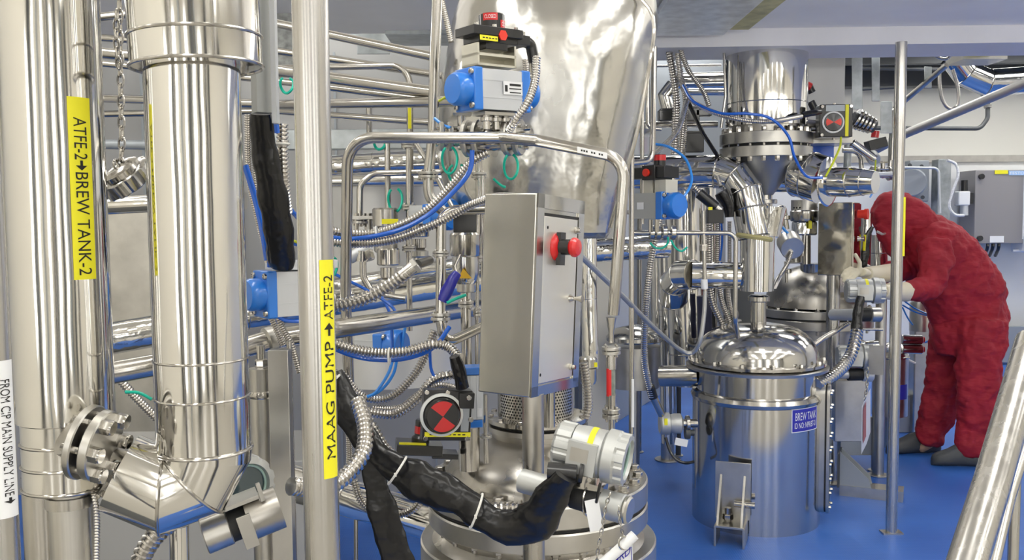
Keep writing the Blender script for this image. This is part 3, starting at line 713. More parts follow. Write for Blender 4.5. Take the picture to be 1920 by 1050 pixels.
# perforated guard
def perf_guard(label, px, py0, py1, d, rpx, nh=None, name='perforated_guard'):
    a, b = vpts(px, (py0 + py1) / 2, d, py0, py1); R = m(rpx, d); t = thing(name, label, 'guard', b)
    part(t, 'shell', BRUSH, MB().lathe([(R, 0), (R, (a - b).length)], b, (0, 0, 1), 48)); mb = MB(); hh = (a - b).length; st = m(6.2, d)
    for i in range(int(hh * .75 / (st * .87))):
        for j in range(-13, 14):
            an = -PI / 2 + (j + (i % 2) / 2) * st / R
            if abs(an + PI / 2) > 1.35 or (abs(j) < 3): continue
            c_ = b + V(math.cos(an), math.sin(an), 0) * R + V(0, 0, hh * .12 + i * st * .87); nrm = V(math.cos(an), math.sin(an), 0)
            mb.cyl(c_ - nrm * .001, c_ + nrm * .0004, st * .3, seg=8)
    part(t, 'holes', INK, mb); part(t, 'rim', SAT, MB().torus(b, (0, 0, 1), R, .004, 48, 8)); return t
perf_guard('perforated cylindrical guard on the neck of the foreground vessel', 1004, 660, 792, 2.45, 72)
# side nozzles on the vessel
def nozzle(label, px, py0, py1, d, w, fl=1.8, ys=(), name='steel_nozzle', material=None, cat='nozzle'):
    a, b = vpts(px, (py0 + py1) / 2, d, py0, py1); r = m(w / 2, d); t = thing(name, label, cat, b)
    part(t, 'tube', material or PIPE, MB().cyl(b, a, r))
    for yy in ys:
        c_ = V(a.x, a.y, W(px, yy, d).z); flange(t, c_, (0, 0, 1), r * fl, r * .45)
    return t
nozzle('thin flanged nozzle rising from the dome, left of the box post', 911, 740, 868, 2.22, 9, 2.6, (818,))
nozzle('wide stub nozzle on the dome behind the black indicator box', 880, 800, 880, 2.3, 40)
nozzle('short stub on the right of the box post, beside the neck guard', 1030, 725, 800, 2.3, 22)
# ================================================================ middle ground, left half
# duct hood behind the box: lofted sheet with rounded front and turned rim on the right
def loft(t, name, secs, d0, material, seg=48, exp=2.6):
    """secs: (px left, px right, py, front depth, back depth)"""
    R = []
    for l, r_, y, df, db in secs:
        dm = (df + db) / 2; a = W(l, y, dm); b = W(r_, y, dm); c = (a + b) / 2; hx = (b.x - a.x) / 2; hy = (db - df) / 2; ring = []
        for j in range(seg):
            an = 2 * PI * j / seg; ca, sa = math.cos(an), math.sin(an)
            ring.append(V(c.x + hx * math.copysign(abs(ca) ** (2 / exp), ca), c.y + hy * math.copysign(abs(sa) ** (2 / exp), sa), c.z + (b.z - a.z) / 2 * ca))
        R.append(ring)
    return part(t, name, material, MB().rings(R), sharp=40)
HOOD = mat('dented_duct_sheet', (0.60, 0.59, 0.56), 0.17, 1, bump=((3.2, 0.8, 0.8, 0.03), (11, 0.25, 1, 0.01)), vrough=(5, .12, .28))
t = thing('duct_hood', 'large dented polished sheet duct bending down behind the control box', 'duct', W(1030, 440, 2.95))
loft(t, 'shell', [(905, 1180, -60, 3.1, 3.7), (878, 1205, -20, 2.95, 3.7), (862, 1219, 20, 2.82, 3.7), (850, 1224, 60, 2.76, 3.68), (842, 1218, 105, 2.74, 3.62), (826, 1204, 180, 2.74, 3.55), (818, 1190, 240, 2.75, 3.5), (822, 1175, 300, 2.76, 3.4), (835, 1158, 360, 2.78, 3.3), (880, 1142, 435, 2.80, 3.2), (900, 1136, 446, 2.85, 3.15)], 0, HOOD, 64, 2.9)
mb = MB().sweep(smooth(path([(1196, -8, 2.83), (1222, 25, 2.80), (1226, 62, 2.80), (1220, 110, 2.78), (1194, 250, 2.78), (1166, 350, 2.8), (1140, 440, 2.84)]), .03), .006, 8)
part(t, 'rolled_rim', PIPE, mb)
# storage tank behind the pipework
def tank(name, label, cxp, py, d, wpx, ytop, ybot, material, cat='tank', rim=True, bot=None):
    a, b = vpts(cxp, py, d, ytop, ybot); t = thing(name, label, cat, b); R = m(wpx / 2, d)
    part(t, 'shell', material, MB().lathe([(R, 0), (R, (a - b).length)], b, (0, 0, 1), 72))
    if rim: part(t, 'top_rim', PIPE, MB().torus(a, (0, 0, 1), R, .008, 64, 8))
    return t, a, b, R
t_, a_, b_, R_ = tank('storage_tank', 'broad light grey vertical tank behind the left pipework', 735, 450, 4.3, 330, 352, 700, mat('soft_grey_tank', (.62, .62, .61), .35, .55, var=(4, .06, 1)))
for q in (-.8, .8): part(t_, 'leg', SAT, MB().cyl(V(b_.x + q * R_, b_.y, 0), V(b_.x + q * R_, b_.y, b_.z + .05), .025))
solo('equipment_cabinet', 'tall grey steel cabinet seen between the two big clad pipes', 'cabinet', SAT, MB().box(V(W(262, 640, 4.4).x, 4.4, .85), (.28, .25, 1.7)), bevel=.004)
solo('equipment_plinth', 'pale grey plinth under the long horizontal pipe, behind the mitred elbow', 'plinth', LGREY, MB().box(V(W(380, 900, 3.6).x, 3.6, .35), (.95, .5, .7)), bevel=.006)
# overhead pipe rack on the left
G = 'pipes of the overhead rack on the left'
pipe('uppermost rack pipe, bright, sloping down to the thin vertical pipe', [(170, 34, 3.3), (360, 12, 3.3), (500, 40, 3.25), (812, 106, 2.9)], 15, group=G)
pipe('rack pipe just below the uppermost one, darker', [(180, 70, 3.7), (510, 94, 3.6), (830, 142, 3.4)], 13, group=G)
pipe('thin rack pipe bending down at its right end, with yellow tape', [(515, 128, 3.2), (748, 123, 3.2), (768, 145, 3.2), (770, 380, 3.2)], 12, fr=3)
solo('tape_label', 'small yellow tape on the rack pipe that bends down', 'label', YELLOW, MB().box(W(768, 210, 3.14), (m(6, 3.1), .004, m(62, 3.1))))
pipe('thick rack pipe with brightest upper side, joining the thin vertical pipe', [(180, 98, 3.1), (520, 132, 3.0), (818, 174, 2.62)], 20, group=G)
pipe('rack pipe directly under the thick one, in its shade', [(180, 118, 3.3), (520, 152, 3.2), (812, 188, 2.9)], 12, group=G)
pipe('level rack pipe passing behind the nearest pole at blue cap height', [(180, 184, 3.5), (520, 196, 3.2), (872, 190, 2.5)], 15, group=G)
pipe('dark lower rack pipe falling slightly to the right', [(180, 214, 3.8), (520, 208, 3.7), (810, 230, 3.3)], 12, group=G)
pipe('grey painted pipe crossing between the two big clad pipes', [(170, 270, 3.6), (420, 274, 3.6)], 18, material=GREYP)
pipe('short vertical link pipe between two rack pipes', [(692, 185, 3.6), (693, 268, 3.6)], 11)
for i, (x, y) in enumerate(((678, 276), (712, 274))):
    pass
solo('steel_channel', 'grey steel channel running level behind the loop pipe', 'channel', GALV, MB().box(W(680, 262, 4.1), (m(360, 4.1), .08, m(36, 4.1))), bevel=.003)
solo('roof_duct', 'square galvanised duct under the bulkhead, upper left', 'duct', GALV, MB().box(W(790, 50, 4.7), (m(120, 4.7), .3, m(50, 4.7))), bevel=.004)
solo('roof_bracket', 'dark mottled bracket beam behind the nearest pole at the top', 'bracket', mat('mottled_grey', (.3, .31, .3), .5, .4, var=(20, .5, 1)), MB().box(W(528, 55, 4.2), (m(60, 4.2), .1, m(170, 4.2))), bevel=.003)
solo('roof_panel', 'pale streaked galvanised panel hanging under the bulkhead', 'panel', GALV, MB().box(W(700, 60, 4.9), (m(60, 4.9), .02, m(80, 4.9))))
# clad horizontal lines
def hclad(label, pp, wpx, beads=(), name='insulated_pipe', material=None, br=None):
    P = path(pp); t = thing(name, label, 'pipe', min(P, key=lambda q: q.z)); clad(t, P, m(wpx / 2, pp[0][2]), beads=beads, material=material or CLAD, br=br); return t
hclad('clad level pipe between the two big clad pipes, at cap height', [(150, 388, 3.0), (300, 380, 3.0), (460, 376, 3.0)], 34, (1,))
hclad('fat clad pipe running level behind the left actuator', [(150, 645, 2.7), (460, 590, 2.9), (620, 566, 3.1), (915, 520, 3.4)], 62, (1, 2), material=CLAD2)
hclad('clad pipe under the storage tank, left of the strainer', [(600, 540, 3.9), (760, 512, 3.9), (920, 488, 3.9)], 30, (1,))
hclad('clad pipe over the tank top behind the loop pipe', [(560, 316, 3.7), (700, 306, 3.7), (850, 300, 3.7)], 40, (1,), material=CLAD2)
hclad('thin clad pipe just under the tank-top clad pipe', [(560, 340, 3.6), (860, 335, 3.6)], 22)
P_ = [(140, 712, 1.95), (450, 655, 2.1), (512, 636, 2.15), (620, 618, 2.25), (930, 572, 2.9)]
pipe('long thick polished pipe sloping up to the right behind the nearest pole', P_, 44, flanges=(), clamps=((1, .9), ), material=PIPE)
hclad('clad pipe low at the back, left of the foreground vessel', [(545, 905, 2.6), (640, 930, 2.6), (830, 985, 2.6)], 70, (1,))
# big loop pipe
t = pipe('large bent pipe forming an arch over the control box area', [(655, 740, 2.35), (648, 560, 2.3), (652, 258, 2.2), (940, 258, 2.15), (1010, 264, 2.12), (1172, 296, 2.1), (1166, 380, 2.1), (1150, 590, 2.12)], 20, fr=2.6)
P_ = W(1082, 275, 2.08); Q_ = W(1138, 287, 2.075)
mbw = MB(); u_ = Q_ - P_; vv = V(0, 0, -m(11, 2.1))
solo('tape_label', 'white printed label strip on the arch pipe, right of centre', 'label', WHITE, MB().hexa([P_ + V(0, -.006, 0), Q_ + V(0, -.006, 0), Q_ + V(0, -.006, 0) + vv, P_ + V(0, -.006, 0) + vv], [P_, Q_, Q_ + vv, P_ + vv]))
tape_ = ORG and [o for o in ORG if o.get('label') == 'white printed label strip on the arch pipe, right of centre'][0]
for i in range(9):
    if i in (3, 6): continue
    ps = P_ + u_ * (.12 + i * .085) + vv * .35 + V(0, -.0064, 0); part(tape_, 'printed_mark', INK, MB().hexa([ps, ps + u_ * .055, ps + u_ * .055 + vv * .3, ps + vv * .3], [q + V(0, .0003, 0) for q in (ps, ps + u_ * .055, ps + u_ * .055 + vv * .3, ps + vv * .3)]))
TO = bpy.data.objects['tape_label.004'] if 'tape_label.004' in bpy.data.objects else None
solo('label_print', 'tiny dark print on the white arch pipe strip', 'print', INK, text_on('FROM LINE COOLING', P_ + u_ * .1 + vv * .75 + V(0, -.0068, 0), u_ * .75, -vv * .5)) if False else None
# sight hose on the right leg of the arch pipe
xx = lambda y: 1150 + (y - 590) * -.035
t = thing('sight_hose', 'flanged sight hose with red lining below the arch pipe, right of the box', 'sight hose', W(1143, 800, 2.12))
def zc2(y, dd=2.12): p = W(1146, 700, dd); return V(p.x, p.y, W(1146, y, dd).z)
part(t, 'reducer', PIPE, MB().lathe([(m(10, 2.12), 0), (m(5, 2.12), .035), (m(5, 2.12), .06)], zc2(595), (0, 0, -1), 24))
flange(t, zc2(657), (0, 0, 1), m(18, 2.12), m(7, 2.12)); flange(t, zc2(775), (0, 0, 1), m(17, 2.12), m(9, 2.12))
part(t, 'upper_socket', PIPE, MB().cyl(zc2(692), zc2(662), m(10, 2.12))); part(t, 'lower_socket', PIPE, MB().cyl(zc2(768), zc2(740), m(10, 2.12)))
part(t, 'hose', mat('grey_green_hose', (.2, .22, .2), .6, var=(60, .3, 1)), MB().cyl(zc2(742), zc2(690), m(8, 2.12)))
q = zc2(742); part(t, 'red_stripe', RED, MB().cyl(q + V(-.0045, -.0035, 0), zc2(690) + V(-.0045, -.0035, 0), m(6, 2.12)))
part(t, 'lower_tube', PIPE, MB().cyl(zc2(830), zc2(780), m(5, 2.12)))
# thin verticals near the duct hood
pipe('thin vertical pipe from above ending in a hook bend, left of the blue actuator', [(822, -40, 2.5), (815, 110, 2.5), (812, 250, 2.5), (803, 330, 2.5), (803, 372, 2.5), (835, 400, 2.5)], 20, flanges=((3, -.05, 1.9, .6),), fr=2.2)
pipe('vertical pipe with bend to the left under the tank-top clad pipe', [(850, 322, 3.0), (700, 325, 3.0), (675, 345, 3.0), (674, 425, 3.0)], 12, flanges=((2, .85, 2.6, 1.0),))
pipe('vertical pipe behind the arch with three flanges', [(766, 250, 2.9), (768, 620, 2.9)], 11, flanges=((0, .06, 2.6, .8), (0, .37, 2.6, .8), (0, .58, 2.4, .8)))
pipe('vertical pipe left of the three-flanged one', [(726, 268, 3.1), (728, 410, 3.1)], 11)
pipe('diagonal brace tube crossing beside the hook-bend pipe', [(775, 262, 2.8), (812, 320, 2.8), (850, 392, 2.8)], 9)
pipe('diagonal brace tube leaning the other way beneath the valve row', [(885, 300, 2.9), (868, 345, 2.9), (852, 400, 2.9)], 9)
pipe('bent tube dropping under the silver tee, ending in a hook', [(680, 445, 2.75), (681, 520, 2.75), (700, 552, 2.75), (760, 560, 2.75)], 13)
# silver tee fitting
t = thing('sampling_tee', 'silver slanted tee fitting with hex nut left of the strainer', 'fitting', W(680, 480, 2.7))
part(t, 'body', ALU, MB().bcyl(W(655, 485, 2.7), W(695, 462, 2.7), m(11, 2.7))); part(t, 'nut', PIPE, MB().hexb(W(690, 470, 2.68), V(.3, -.2, -1), m(9, 2.7), .03)); part(t, 'stem', PIPE, MB().cyl(W(678, 490, 2.7), W(679, 470, 2.7), m(12, 2.7)))
# C-shaped sample loop and strainer in front of it
pipe('bow-shaped sample pipe around the strainer, left of the control box', [(912, 392, 2.3), (845, 394, 2.28), (827, 410, 2.27), (826, 600, 2.25), (834, 645, 2.25), (915, 608, 2.3)], 19, flanges=((2, .35, 1.6, .5), (2, .97, 1.9, .7)), fr=1.8)
nozz = thing('inline_strainer', 'round ribbed steel strainer with a warning triangle, left of the control box', 'strainer', W(875, 700, 2.36))
def zs(y, dd=2.36): p = W(873, 520, dd); return V(p.x, p.y, W(873, y, dd).z)
k_ = lambda px: m(px, 2.36)
part(nozz, 'cap', PIPE, MB().lathe([(k_(27), 0), (k_(29), .004), (k_(29), k_(40)), (k_(26), k_(44)), (0, k_(44))], zs(480), (0, 0, 1), 40))
part(nozz, 'body', TANK, MB().lathe([(k_(12), -k_(58)), (k_(22), -k_(46)), (k_(25), -k_(35)), (k_(25), -.002)], zs(480), (0, 0, 1), 40))
part(nozz, 'collar', SAT, MB().bcyl(zs(548), zs(530), k_(17)))
part(nozz, 'outlet_tube', PIPE, MB().cyl(zs(700), zs(545), k_(10)))
flange(nozz, zs(570), (0, 0, 1), k_(15), k_(6))
a_ = W(860, 522, 2.30); b_ = W(885, 522, 2.30); c_ = W(868, 503, 2.30)
wt = part(nozz, 'warning_triangle', mat('warning_yellow', (.75, .45, .02), .4), MB().add([a_, b_, c_, a_ + V(0, .003, 0), b_ + V(0, .003, 0), c_ + V(0, .003, 0)], [(0, 1, 2), (3, 5, 4), (0, 3, 4, 1), (1, 4, 5, 2), (2, 5, 3, 0)]))
t = thing('lever_handle', 'dark blue rubber-coated lever handle in front of the strainer', 'handle', W(835, 565, 2.2))
part(t, 'grip', DBLUE, MB().sweep([W(829, 565, 2.2), W(836, 550, 2.2), W(850, 522, 2.2), W(858, 512, 2.21)], [m(9, 2.2), m(12, 2.2), m(10, 2.2), m(8, 2.2)], 12, (.5, 1)))
part(t, 'lever_arm', PIPE, MB().sweep([W(856, 515, 2.21), W(852, 500, 2.22), W(862, 478, 2.23)], m(6, 2.2), 8, (.4, 1)))
pipe('slim vertical rod left edge of the control box', [(905, 330, 2.45), (907, 700, 2.45)], 9)
pipe('slim vertical rod just left of the control box, nearer', [(897, 400, 2.38), (893, 700, 2.38)], 7, flanges=((0, .28, 2.4, 1.4), (0, .62, 2.4, 1.4)))
solo('junction_box', 'black box seen behind the strainer, above it', 'box', BLACK, MB().box(W(877, 420, 2.55), (m(52, 2.5), .08, m(54, 2.5))), bevel=.003)
mb = MB()
for k in range(9): mb.box(W(911, 428 + k * 6, 2.7), (m(18, 2.7), .05, .004))
t = thing('heat_sink', 'finned dark motor cooling ribs beside the control box top', 'motor', W(911, 490, 2.7)); part(t, 'core', DGREY, MB().box(W(911, 452, 2.7), (m(14, 2.7), .04, m(58, 2.7)))); q = part(t, 'fins', SAT, mb); q['kind'] = 'stuff'
# small sample valves
def cupvalve(label, px, py, d, s=1, tag=True):
    t = thing('sample_valve', label, 'valve', W(px, py + 70 * s, d)); F_ = fm(px, py, d); 
    part(t, 'cap', PIPE, MB(F_).lathe([(22 * s, -30 * s), (24 * s, -28 * s), (24 * s, 2 * s), (21 * s, 5 * s), (0, 5 * s)], (0, 0, 0), (0, 0, 1), 32))
    part(t, 'body', PIPE, MB(F_).lathe([(12 * s, -90 * s), (12 * s, -60 * s), (17 * s, -55 * s), (17 * s, -35 * s)], (0, 0, 0), (0, 0, 1), 24))
    part(t, 'clamp_ring', SAT, MB(F_).bcyl((0, 0, -78 * s), (0, 0, -60 * s), 22 * s, 3 * s))
    if tag: part(t, 'tag_strip', YELLOW, MB(F_).box((12 * s, -22 * s, -20 * s), (30 * s, 6 * s, 9 * s)))
cupvalve('silver cup-topped valve with yellow tag behind the upper conduits', 722, 395, 2.9)
cupvalve('second cup-topped valve, lower, above the thick polished pipe', 728, 470, 2.8, .9, False)
cupvalve('cup-topped valve right of the yellow-tagged one, half hidden', 985 - 200, 420, 3.0, .8, False)
for i, (x, y, s, tx) in enumerate(((690, 420, 1, 'flanged coupling with tie rods behind the arch leg'), (968, 0, 0, ''))):
    if not s: continue
    t = thing('coupling', tx, 'coupling', W(x, y, 3.0)); F_ = fm(x, y, 3.0)
    part(t, 'plate', SAT, MB(F_).box((0, 0, 12), (54, 30, 6)).box((0, 0, -16), (50, 30, 5)))
    parts(t, 'tie_rod', PIPE, MB(F_).cyl((-20, -8, -26), (-20, -8, 20), 4, seg=8).cyl((20, -8, -26), (20, -8, 20), 4, seg=8).cyl((0, 8, -26), (0, 8, 20), 8, seg=10))
# valve row behind the arch pipe under the central actuator
def ballvalve(label, px, py, d, s=1, yaw=0, nb=4):
    t = thing('ball_valve', label, 'valve', W(px, py + 25 * s, d)); F_ = fm(px, py, d, yaw)
    part(t, 'body', PIPE, MB(F_).sphere((0, 0, 0), 19 * s, 20)); 
    for sg in (-1, 1):
        for k, hh in enumerate((18, 34)):
            part(t, 'flange', SAT, MB(F_).bcyl((sg * hh * s, 0, 0), (sg * (hh + 9) * s, 0, 0), 27 * s, 2 * s))
        part(t, 'tube', PIPE, MB(F_).cyl((sg * 10 * s, 0, 0), (sg * 58 * s, 0, 0), 11 * s))
    for k in range(nb):
        an = 2 * PI * (k + .5) / nb; part(t, 'tie_bolt', PIPE, MB(F_).cyl((-48 * s, 20 * s * math.cos(an), 20 * s * math.sin(an)), (48 * s, 20 * s * math.cos(an), 20 * s * math.sin(an)), 3.2 * s, seg=8))
    part(t, 'stem', PIPE, MB(F_).cyl((0, 0, 10 * s), (0, 0, 45 * s), 8 * s, seg=12).box((0, 0, 40 * s), (34 * s, 22 * s, 5 * s)))
    return t
ballvalve('flanged ball valve under the central blue-capped actuator', 925, 258, 2.33, 1.3, -20)
ballvalve('flanged ball valve left of the one under the central actuator', 866, 256, 2.4, 1.0, 10)
pipe('vertical pipe descending from the central ball valve row', [(897, 270, 2.5), (899, 400, 2.5)], 13, flanges=((0, .45, 2.2, .8),))
# central actuator assembly
F_ = fm(925, 172, 2.28, yaw=38, roll=-1)
t = thing('pneumatic_actuator', 'blue-capped silver actuator with black switch box in front of the duct hood', 'actuator', W(925, 240, 2.28))
actuator(t, F_, L=134, ch=74)
part(t, 'bracket', mat('bracket_steel', (.6, .58, .5), .35, .9), MB(F_).box((-8, 0, 62), (88, 50, 5)).box((-50, 0, 62), (4, 50, 40)).box((34, 0, 62), (4, 50, 40)).box((-8, 10, 62), (84, 4, 40)).box((-8, 0, 44), (88, 50, 4)))
part(t, 'mounting_foot', SAT, MB(F_).box((0, 0, -42), (70, 40, 6)))
for sx in (-22, 0, 22): part(t, 'stand_off', PIPE, MB(F_).cyl((sx, -6, -70), (sx, -6, -40), 7, seg=10).bcyl((sx, -6, -56), (sx, -6, -48), 11))
lp = part(t, 'maker_plate', WHITE, MB(F_).box((22, -31.2, 4), (44, .8, 24)))
part(lp, 'printed_lines', INK, MB(F_).box((27, -31.8, 10), (26, .4, 4)).box((27, -31.8, 3), (28, .4, 2)).box((27, -31.8, -4), (26, .4, 2)).box((6, -31.8, 3), (6, .4, 12)))
s = part(t, 'switch_box', BLACK, MB(F_).box((-6, 0, 104), (112, 60, 16)).box((0, 4, 92), (90, 50, 14)).box((58, 0, 96), (30, 44, 18)).box((-4, 0, 84), (50, 40, 22)), bevel=.0012)
part(s, 'red_plug', ORED, MB(F_).cyl((2, -28, 98), (2, -32, 98), 10, seg=6)); tg_ = part(s, 'tag_strip', YELLOW, MB(F_).box((-30, -30.6, 90), (40, .8, 9))); dashes(tg_, lambda: MB(F_), [((-42 + q * 7, -31.2, 90), (4.5, .3, 1.8)) for q in range(5)])
parts(s, 'screw', PIPE, MB(F_).cyl((-50, -22, 112), (-50, -22, 117), 4).cyl((40, -22, 112), (40, -22, 117), 4).cyl((-12, -24, 112), (-12, -24, 117), 4).cyl((60, -18, 105), (60, -18, 112), 4))
d_ = part(s, 'position_dome', BLACK, MB(F_).lathe([(24, 0), (24, 26), (22, 28), (0, 28)], (0, 0, 112), (0, 0, 1), 32))
F2 = lambda a0, a1, z0, z1, rr: [Vector((rr * math.cos(a0 + (a1 - a0) * i / 8), rr * math.sin(a0 + (a1 - a0) * i / 8), z)) for z in (z0, z1) for i in range(9)]
for a0, a1, z0, z1 in ((-2.9, -1.75, 126, 139), (-1.5, -.5, 113, 127)):
    vs = F2(a0, a1, z0, z1, 24.5); b_ = part(d_, 'red_band', RED, MB(F_).add(vs, [(i, i + 1, i + 10, i + 9) for i in range(8)]))
    tv, tf = textmesh('CLOSED'); part(b_, 'lettering', WHITE, MB(F_).add([(24.9 * math.cos(a0 + (a1 - a0) * (.12 + .76 * p)), 24.9 * math.sin(a0 + (a1 - a0) * (.12 + .76 * p)), z0 + (z1 - z0) * (.25 + .5 * q)) for p, q in tv], tf))
part(t, 'conduit_elbow', BLACK, MB(F_).sweep(fillet([(66, 0, 100), (92, 0, 96), (100, 0, 60)], 14), 11, 14)); part(t, 'conduit_nut', PIPE, MB(F_).cyl((100, 0, 62), (100, 0, 40), 11, seg=12))
conduit('conduit curving down from the central switch box past its actuator', [(1006, 108, 2.22), (1003, 150, 2.2), (990, 190, 2.18), (965, 228, 2.18), (955, 245, 2.2)], 15)
conduit('shaded conduit behind the central actuator, right of it', [(985, 112, 2.45), (988, 160, 2.45), (980, 215, 2.45)], 12)
hose('yellow-green wire leaving the central actuator to the left', [(870, 176, 2.3), (845, 178, 2.35), (822, 190, 2.4)], 5, YGR, name='earth_wire', cat='wire')
hose('short blue hose stub left of the central ball valves', [(815, 222, 2.4), (830, 234, 2.38), (848, 241, 2.36)], 6, LHOSE)
conduit('sloping conduit beside the thin vertical pipe, under the bulkhead', [(828, 0, 2.8), (836, 35, 2.8), (846, 80, 2.8)], 11)
# conduits and hoses weaving through the middle
conduit('upper of the two conduits sweeping from the pole to the valve row', [(600, 428, 2.35), (650, 438, 2.35), (700, 438, 2.35), (745, 425, 2.33), (800, 395, 2.32), (850, 345, 2.32), (882, 305, 2.32), (915, 285, 2.32)], 17, CG)
conduit('lower of the two conduits sweeping from the pole to the box top', [(600, 450, 2.3), (660, 457, 2.3), (740, 449, 2.28), (820, 418, 2.26), (880, 386, 2.25), (930, 370, 2.2), (980, 372, 2.15)], 16, CG)
hose('blue hose clipped between the two sweeping conduits', [(600, 442, 2.3), (660, 448, 2.3), (740, 434, 2.28), (800, 405, 2.27), (845, 365, 2.27), (880, 322, 2.27), (886, 275, 2.27)], 9)
conduit('thick conduit from behind the pole up to a long steel connector', [(600, 575, 2.1), (650, 570, 2.1), (700, 553, 2.1), (740, 528, 2.1), (768, 506, 2.1)], 25, CG)
t = thing('conduit_connector', 'long steel connector on the thick conduit, pointing to the strainer', 'connector', W(780, 510, 2.1))
part(t, 'sleeve', PIPE, MB().bcyl(W(752, 518, 2.1), W(780, 497, 2.1), m(12, 2.1))); part(t, 'nut', SAT, MB().hexb(W(776, 500, 2.1), (W(780, 497, 2.1) - W(752, 518, 2.1)), m(16, 2.1), .012)); part(t, 'plug', BLACK, MB().cyl(W(782, 496, 2.1), W(805, 488, 2.2), m(9, 2.1)))
conduit('conduit sagging under the thick polished pipe, from pole to sample loop', [(600, 630, 2.15), (640, 648, 2.15), (700, 661, 2.15), (760, 659, 2.15), (810, 646, 2.15), (840, 650, 2.15), (862, 672, 2.12)], 19, CG)
hose('blue hose sagging along the conduit under the thick polished pipe', [(600, 640, 2.17), (650, 663, 2.17), (700, 674, 2.17), (760, 672, 2.17), (812, 652, 2.17), (845, 610, 2.2)], 9)
conduit('conduit looping down behind the hanging blue hoses', [(640, 700, 2.3), (680, 742, 2.3), (730, 745, 2.3), (775, 705, 2.3), (800, 660, 2.3), (815, 620, 2.3)], 16, CG)
conduit('conduit rising from the black sleeve to the silver actuator behind the indicator', [(690, 772, 2.2), (740, 776, 2.2), (780, 750, 2.2), (810, 715, 2.2), (850, 702, 2.2), (912, 703, 2.25)], 18, CG)
conduit('thinner conduit passing behind the black square indicator box', [(700, 765, 2.3), (750, 764, 2.3), (790, 735, 2.3), (830, 722, 2.3), (870, 735, 2.3)], 13, CG)
conduit('conduit running along the black sleeve towards its cable tie', [(622, 700, 1.98), (655, 735, 1.98), (690, 790, 1.97), (720, 840, 1.95), (750, 868, 1.93)], 24, CG)
conduit('big U-bent conduit at the foot of the nearest pole', [(545, 912, 1.7), (600, 915, 1.75), (645, 895, 1.8), (680, 850, 1.85), (684, 800, 1.9), (670, 750, 1.95)], 34, CG)
conduit('thin conduit hanging straight beside the black sleeve, right of the pole', [(640, 760, 2.1), (652, 800, 2.1), (655, 850, 2.1), (652, 900, 2.1)], 12, CG)
conduit('thin conduit forming a low loop behind the black strap', [(664, 900, 2.15), (675, 935, 2.15), (700, 958, 2.15), (745, 965, 2.15), (775, 955, 2.15), (792, 935, 2.15)], 15, CG)
conduit('thick conduit dropping out of frame below the mitred elbow', [(318, 978, 1.5), (290, 1005, 1.5), (268, 1040, 1.5), (255, 1090, 1.5)], 38, CG)
solo('conduit_connector', 'smooth steel connector between mitred elbow and thick dropping conduit', 'connector', PIPE, MB().bcyl(W(306, 990, 1.48), W(330, 965, 1.5), m(20, 1.5)))
hclad('short polished pipe standing under the mitred elbow', [(336, 985, 1.62), (338, 1120, 1.62)], 36, (0,))
conduit('thin conduit beside the branch tube at the bottom left', [(176, 925, 1.45), (182, 970, 1.45), (181, 1060, 1.45)], 11, CG)
conduit('slanting conduit behind the mitred-elbow pipe near the green cable', [(225, 712, 2.2), (255, 745, 2.2), (300, 790, 2.2)], 16, CG)
hose('green cable curling out behind the mitred-elbow pipe', [(235, 735, 2.1), (262, 737, 2.1), (290, 752, 2.1)], 6, GREEN, name='green_cable', cat='cable')
for i, (x0, x1, w_, tx) in enumerate(((464, 508, 12, 'leftmost thin conduit beside the black bundle'), (478, 515, 13, 'second thin conduit beside the black bundle'), (492, 532, 12, 'third thin conduit, touching the black bundle'))):
    conduit(tx, [(x0, 215, 2.0), (x0 + 3, 330, 2.0), ((x0 + x1) / 2, 420, 2.0), (x1, 500, 2.02)], w_, CG)
hose('blue hose slanting among the thin conduits left of the black bundle', [(460, 310, 1.95), (478, 370, 1.95), (492, 430, 1.93), (503, 498, 1.92)], 12)
conduit('upright conduit right of the black bundle, with yellow tie', [(529, 233, 1.85), (530, 290, 1.85), (532, 345, 1.86), (538, 400, 1.9)], 22, CG)
hose('blue hose emerging right of the black bundle', [(528, 350, 1.9), (540, 385, 1.9), (560, 410, 1.95)], 9)
conduit('short conduit under the left actuator going down right', [(518, 585, 2.05), (532, 620, 2.05), (548, 650, 2.05), (562, 700, 2.05)], 13, CG)
conduit('second short conduit under the left actuator', [(500, 580, 2.1), (515, 610, 2.1), (532, 650, 2.1)], 12, CG)
# black sleeve hanging in front of the vessel
sleeve('long black cable sleeve sagging from the nearest pole to the round transmitter', [(622, 700, 1.98), (640, 745, 1.97), (668, 800, 1.95), (720, 862, 1.92), (790, 905, 1.88), (860, 935, 1.85), (905, 968, 1.82), (955, 990, 1.8), (1005, 975, 1.78), (1035, 930, 1.75), (1062, 893, 1.72)], [42, 62, 50, 46, 68, 76, 52, 58, 74, 66, 38], (1, .42))
sleeve('flat black strap hanging straight down left of the foreground vessel', [(684, 820, 2.05), (698, 880, 2.05), (718, 960, 2.05), (745, 1050, 2.05), (765, 1120, 2.05)], [34, 44, 58, 62, 60], (1, .12), name='cable_strap', cat='strap')
for (x, y, R_, dd, tx, ax_) in ((745, 882, 30, 1.90, 'white cable tie round the black sleeve, left of the vessel', V(.8, 0, -.55)), (893, 958, 34, 1.82, 'white cable tie round the black sleeve in front of the vessel', V(.9, 0, -.35)),
                          (618, 722, 26, 1.96, 'white cable tie at the upper end of the black sleeve', V(.7, 0, -.7))):
    solo('cable_tie', tx, 'cable tie', TIEW, MB().torus(W(x, y, dd), ax_, m(R_, dd), m(2.4, dd), 28, 6).box(W(x, y, dd) + V(0, -m(R_, dd), .0), (.005, .005, .007)), sharp=30)
